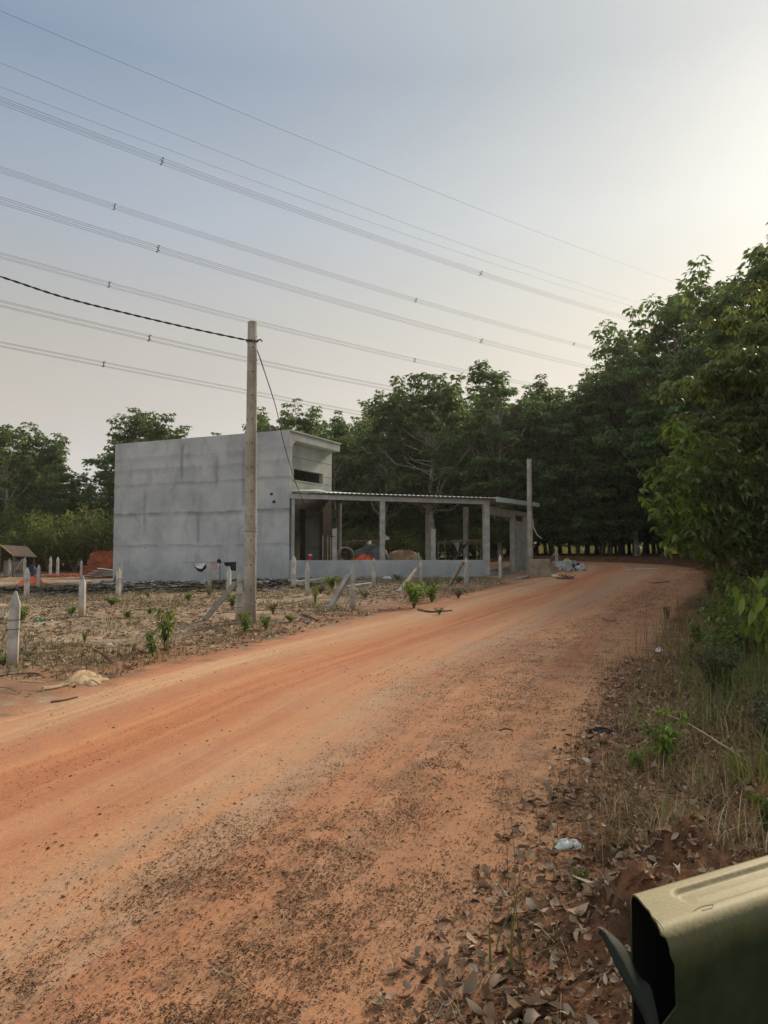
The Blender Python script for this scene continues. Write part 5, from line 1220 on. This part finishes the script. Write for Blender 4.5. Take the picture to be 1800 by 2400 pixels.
for k, (x, y, h) in enumerate(((3.9, 6.4, .5), (4.4, 8.6, .55), (5.2, 10.6, .7), (6.3, 13.4, .8), (7.4, 16.2, .9), (3.4, 5.4, .42), (4.5, 7.2, .6), (8.4, 18.5, .9), (4.9, 8.0, .7), (5.8, 9.6, .85), (4.1, 5.6, .5), (6.9, 11.6, 1.0), (3.2, 4.2, .42), (5.3, 6.9, .7))):
    weed(WEED, 0, 0, 0, 1.0, "dark leafy weed growing through the grass of the right verge", 'leafy weeds in the verge grass', (x, y), h)
for k in range(34):
    y = rng.uniform(4.8, 15); x = float(redge(y)) + rng.uniform(.9, 3.2) * (.6 + y * .04); h = rng.uniform(.35, .75) * (.7 + .03 * y)
    src, lab, grp = ((WEEDD, "dry twiggy brownish brush in the verge thicket on the right", 'dry brush on the right verge'), (VW, "yellow green leafy weed among the tall verge grass at right", 'yellow green verge weeds'), (WEED, "dark leafy weed growing through the grass of the right verge", 'leafy weeds in the verge grass'), (WEEDD, "dry twiggy brownish brush in the verge thicket on the right", 'dry brush on the right verge'))[k % 4]
    weed(src, 0, 0, 0, rng.uniform(.7, 1.1), lab, grp, (x, y), h)
heap('white_scrap', "curled white scrap of bark or plastic lying on dead leaves", 'scrap', 1332, 1985, (.07, .04, .03), M_white, None, 22, .4)
SKY1, SKY2, SUN_E, SUN_A, EXPO = .05, 1.0, 2.9, 10, 0.76
HZ = .0004
HAZE = [(.29, .21, .08), (.265, .205, .095), (.235, .20, .12), (.185, .20, .20), (.098, .132, .17), (.34, .37, .38)]  # last stop: unseen zenith, brightened as added fill light
GLOW = [((.15, .118, .03), 5), ((.05, .042, .02), 25)]
BACK_FILL = (.52, .53, .50)
# ------------------------------------------------------------------ green plastic bin in the near corner
def plane_hit(px, py, z):
    r_ = ray(px, py); t_ = (z - EYE) / r_[2]; return np.array([r_[0] * t_, r_[1] * t_, z])
ZT = .70; RC = .045
A_ = plane_hit(1476, 2088, ZT); E_ = plane_hit(1800, 1995, ZT) - A_; E_[2] = 0; E_ /= np.linalg.norm(E_); N_ = np.array([-E_[1], E_[0], 0])
Bp = plane_hit(1545, 2178, ZT) - A_; WB = float(-(Bp @ N_)) + RC * .55; XB = float(Bp @ E_)
bo = empty('plastic_bin', (A_[0], A_[1], gz(A_[0], A_[1])), math.atan2(E_[1], E_[0])); tag(bo, "dark green plastic bin with top painted tan for sky glare and broken open end, nearest the viewer", 'bin')
zb = float(bo.location[2]); zt = ZT - zb
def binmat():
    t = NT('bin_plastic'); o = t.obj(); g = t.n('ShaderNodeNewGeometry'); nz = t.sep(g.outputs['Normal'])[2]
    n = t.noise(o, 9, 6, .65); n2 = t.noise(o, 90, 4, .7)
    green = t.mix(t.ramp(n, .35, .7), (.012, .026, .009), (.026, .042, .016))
    glare = t.mix(t.ramp(n2, .3, .7), (.215, .178, .08), (.285, .228, .11))  # sky glare on the green plastic, painted tan on upward faces
    glare = t.mix(t.math('MULTIPLY', t.ramp(n, .5, .7), .4), glare, (.15, .15, .065))
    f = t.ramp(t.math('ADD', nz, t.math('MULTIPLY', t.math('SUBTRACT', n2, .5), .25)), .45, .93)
    oz = t.sep(o)[2]; edge_glare = t.math('MULTIPLY', t.ramp(t.math('ADD', oz, t.math('MULTIPLY', t.math('SUBTRACT', n, .5), .05)), zt - .10, zt - .01), .34)  # glancing light at the top edge, painted as a fading tan band
    f = t.math('MAXIMUM', f, edge_glare)
    return t.bsdf(t.mix(f, green, glare), .58, t.bump(n2, .10, .004), .22)
M_bin = binmat(); M_binin = simple('bin_inside_shade', (.004, .005, .004), (.008, .01, .008), 8, .9, 0)  # inside is the same green plastic, its shade painted as near-black
prof = [(0.0, .02, 0)] + [(0, zt * k / 6, 0) for k in range(1, 6)] + [(0, zt - .02, 0), (-.006, zt - .006, 1), (-.02, zt, 1)]
for k in range(1, 40): prof.append((-.02 - (WB - .02 - RC) * k / 40, zt, 1))
for k in range(0, 9):
    a = k / 8 * math.pi / 2; prof.append((-(WB - RC) - RC * math.sin(a), zt - RC + RC * math.cos(a), 1 if k < 4 else 2))
NF = 26
for k in range(1, NF + 1): prof.append((-WB - .02 * k / NF, (zt - RC) * (1 - k / NF) + .0, 2))
def xleft(y, z, kind):
    if kind == 0: return 0.0
    if kind == 1: return XB * min(1, max(0, -y / (WB * .9))) ** 1.3 + .003 * float(vnoise(y * 90, 3.0, 4))
    # front wall: notch below the corner, then the wall reaches further left
    d = zt - z
    base = XB + .012
    if d < RC + .012: return base - .004
    if d < .155: return base + .008 + .004 * float(vnoise(z * 120, 1, 6))
    return base - .045 + max(0, (.185 - d)) * 1.1 + (d - .185) * .05 + .003 * float(vnoise(z * 140, 2, 6))
NX = 90; LB = .95; vs = []; fs = []
for (y, z, kind) in prof:
    xl = xleft(y, z, kind)
    for i in range(NX + 1):
        u = (i / NX) ** 1.4; x = xl + (LB - xl) * u; zz = z
        if kind == 1 and z > zt - .002:
            # recessed panel with rounded corners
            cx0, cx1, cy0, cy1, rr = .075, .9, -(WB - RC - .012), -.045, .035
            qx = max(cx0 + rr - x, x - cx1 + rr, 0); qy = max(cy0 + rr - y, y - cy1 + rr, 0)
            inx = min(x - cx0, cx1 - x); iny = min(y - cy0, cy1 - y)
            sd = rr - math.hypot(qx, qy) if (qx > 0 and qy > 0) else min(inx, iny)
            zz -= 0.010 * float(sstep(-.006, .012, sd)) - .002 * float(sstep(.02, .06, sd))
        vs.append((x, y, zz))
for j in range(len(prof) - 1):
    for i in range(NX): k = j * (NX + 1) + i; fs.append((k, k + NX + 1, k + NX + 2, k + 1))
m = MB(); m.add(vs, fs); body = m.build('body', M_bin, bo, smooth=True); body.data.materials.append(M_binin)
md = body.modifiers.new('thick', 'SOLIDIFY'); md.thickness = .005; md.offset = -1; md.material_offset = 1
m = MB(); m.box(.03, LB - .03, -WB - .01, -.008, .015, .03); m.build('base', M_binin, bo)
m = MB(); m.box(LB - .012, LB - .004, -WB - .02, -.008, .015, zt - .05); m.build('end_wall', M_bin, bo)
m = MB(); m.box(.16, .17, -WB + .01, -.01, .03, zt - .03); m.build('shade_panel', M_binin, bo)  # panel across the open end in the painted inside shade
# cracks and a peeled strip at the broken end
def bl(px, py, z):
    q = plane_hit(px, py, z) - np.array(bo.location); return Vector((q @ E_, q @ N_, z - zb))
for pts in (((1517, 2148), (1530, 2162), (1545, 2180), (1560, 2192)), ((1532, 2150), (1548, 2166), (1556, 2182)), ((1480, 2086), (1488, 2088), (1502, 2082)), ((1625, 2136), (1640, 2126), (1658, 2122), (1672, 2120), (1668, 2128), (1645, 2134))):
    m = MB(); m.tube([bl(x, y, ZT + .0005) for x, y in pts], .0005, 4); m.build('crack', M_binin, bo)
c1 = [(1402, 2174, 1.66), (1428, 2232, 1.62), (1462, 2300, 1.585), (1500, 2370, 1.555), (1535, 2450, 1.52)]
c2 = [(1420, 2178, 1.69), (1462, 2218, 1.665), (1500, 2288, 1.625), (1527, 2318, 1.59), (1552, 2440, 1.55)]
a_ = interp([at_depth(*p) for p in c1], 24); b_ = interp([at_depth(*p) for p in c2], 24); c_ = np.array(bo.location); vs = []; fs = []
for i, (p, q) in enumerate(zip(a_, b_)):
    for t_ in np.linspace(0, 1, 7):
        w = p * (1 - t_) + q * t_ - c_; w = w + np.array([0, -.022 * math.sin(math.pi * t_), .006 * math.sin(math.pi * t_)])
        vs.append((w @ E_, w @ N_, w[2]))
for i in range(23):
    for j in range(6): k = i * 7 + j; fs.append((k, k + 7, k + 8, k + 1))
m = MB(); m.add(vs, fs); fl_ = m.build('broken_flap', simple('flap_plastic', (.006, .009, .005), (.013, .017, .009), 14, .7, .1, fine=120), bo, smooth=True); md = fl_.modifiers.new('thick', 'SOLIDIFY'); md.thickness = .006

# ------------------------------------------------------------------ sky and sun
SUN_AZ, SUN_EL = R(36), R(30)
w = bpy.data.worlds.new("World"); scene.world = w; w.use_nodes = True; t = w.node_tree; t.nodes.clear()
def N(tp, **kw):
    x = t.nodes.new(tp)
    for k, v in kw.items(): setattr(x, k, v)
    return x
def mth(op, a, b=0.0, clamp=False):
    x = N('ShaderNodeMath', operation=op, use_clamp=clamp)
    for i, v in enumerate((a, b)):
        if hasattr(v, 'links'): t.links.new(v, x.inputs[i])
        else: x.inputs[i].default_value = v
    return x.outputs[0]
out = N('ShaderNodeOutputWorld'); sky = N('ShaderNodeTexSky', sky_type='NISHITA'); sky.sun_disc = False
sky.sun_elevation = SUN_EL; sky.sun_rotation = SUN_AZ; sky.dust_density = 0.2; sky.air_density = 0.35; sky.ozone_density = 1
bg1 = N('ShaderNodeBackground'); t.links.new(sky.outputs[0], bg1.inputs[0]); bg1.inputs[1].default_value = SKY1
tc = N('ShaderNodeTexCoord'); sp = N('ShaderNodeSeparateXYZ'); t.links.new(tc.outputs['Generated'], sp.inputs[0]); z = sp.outputs[2]
rp = N('ShaderNodeValToRGB'); t.links.new(mth('MAXIMUM', z, 0.0), rp.inputs[0]); e = rp.color_ramp.elements
stops = [(0, HAZE[0]), (.18, HAZE[1]), (.27, HAZE[2]), (.40, HAZE[3]), (.55, HAZE[4]), (1, HAZE[5])]
e[0].position, e[0].color = 0, (*stops[0][1], 1); e[1].position, e[1].color = 1, (*stops[-1][1], 1)
for p_, c_ in stops[1:-1]: k = e.new(p_); k.color = (*c_, 1)
sd = (math.sin(SUN_AZ) * math.cos(SUN_EL), math.cos(SUN_AZ) * math.cos(SUN_EL), math.sin(SUN_EL))
dt = N('ShaderNodeVectorMath', operation='DOT_PRODUCT'); t.links.new(tc.outputs['Generated'], dt.inputs[0]); dt.inputs[1].default_value = (math.sin(R(32)) * math.cos(R(25)), math.cos(R(32)) * math.cos(R(25)), math.sin(R(25)))
dot = mth('MAXIMUM', dt.outputs['Value'], 0.0)
# thin high cloud veil, very soft
nz_ = N('ShaderNodeTexNoise'); mp = N('ShaderNodeMapping'); t.links.new(tc.outputs['Generated'], mp.inputs[0]); mp.inputs['Scale'].default_value = (1.3, 1.0, 4.2); t.links.new(mp.outputs[0], nz_.inputs['Vector'])
nz_.inputs['Scale'].default_value = 2.2; nz_.inputs['Detail'].default_value = 5; nz_.inputs['Roughness'].default_value = .5
def vscale(col, f):
    x = N('ShaderNodeVectorMath', operation='SCALE')
    if hasattr(col, 'links'): t.links.new(col, x.inputs[0])
    else: x.inputs[0].default_value = col
    t.links.new(f, x.inputs['Scale']); return x.outputs[0]
def vadd(a, b):
    x = N('ShaderNodeVectorMath', operation='ADD'); t.links.new(a, x.inputs[0]); t.links.new(b, x.inputs[1]); return x.outputs[0]
col = vscale(rp.outputs[0], mth('ADD', .88, mth('MULTIPLY', nz_.outputs[0], .24)))
for g_c, g_p in GLOW: col = vadd(col, vscale(g_c, mth('POWER', dot, g_p)))
# the unseen sky behind the viewer, brightened to add broad fill light
back = mth('MAXIMUM', mth('MULTIPLY', dt.outputs['Value'], -1.0), 0.0); col = vadd(col, vscale(BACK_FILL, mth('POWER', back, 1.0)))
bg2 = N('ShaderNodeBackground'); t.links.new(col, bg2.inputs[0]); bg2.inputs[1].default_value = SKY2
ad = N('ShaderNodeAddShader'); t.links.new(bg1.outputs[0], ad.inputs[0]); t.links.new(bg2.outputs[0], ad.inputs[1]); t.links.new(ad.outputs[0], out.inputs[0])
sl = bpy.data.lights.new("sun", 'SUN'); so = bpy.data.objects.new("sun", sl); COL.objects.link(so)
sl.energy = SUN_E; sl.angle = R(SUN_A); sl.color = (1, .86, .66); so.rotation_euler = Vector(sd).to_track_quat('Z', 'Y').to_euler(); so.location = (30, 40, 40)
vs_ = scene.view_settings; vs_.view_transform = 'Standard'; vs_.look = 'None'; vs_.exposure = EXPO; vs_.gamma = 1; vs_.use_curve_mapping = False
cy = scene.cycles; cy.max_bounces = 6; cy.diffuse_bounces = 3; cy.transparent_max_bounces = 8; cy.caustics_reflective = False; cy.caustics_refractive = False
cy.use_adaptive_sampling = True; cy.adaptive_threshold = .015; cy.use_denoising = True; cy.sample_clamp_indirect = 6
# ------------------------------------------------------------------ dusty evening air
if HZ > 0:
    m = MB(); m.box(-1000, 1000, -1000, 1000, -1.6, 70); t_ = NT('dusty_air'); v = t_.n('ShaderNodeVolumePrincipled'); v.inputs['Color'].default_value = (.86, .82, .74, 1); v.inputs['Density'].default_value = HZ; v.inputs['Anisotropy'].default_value = .35
    t_.l(v.outputs[0], t_.out.inputs['Volume']); hz = m.build('haze', t_.m); tag(hz, "thin dusty evening haze filling the air over road and trees", 'haze', None, 'stuff')
    cy.volume_bounces = 0
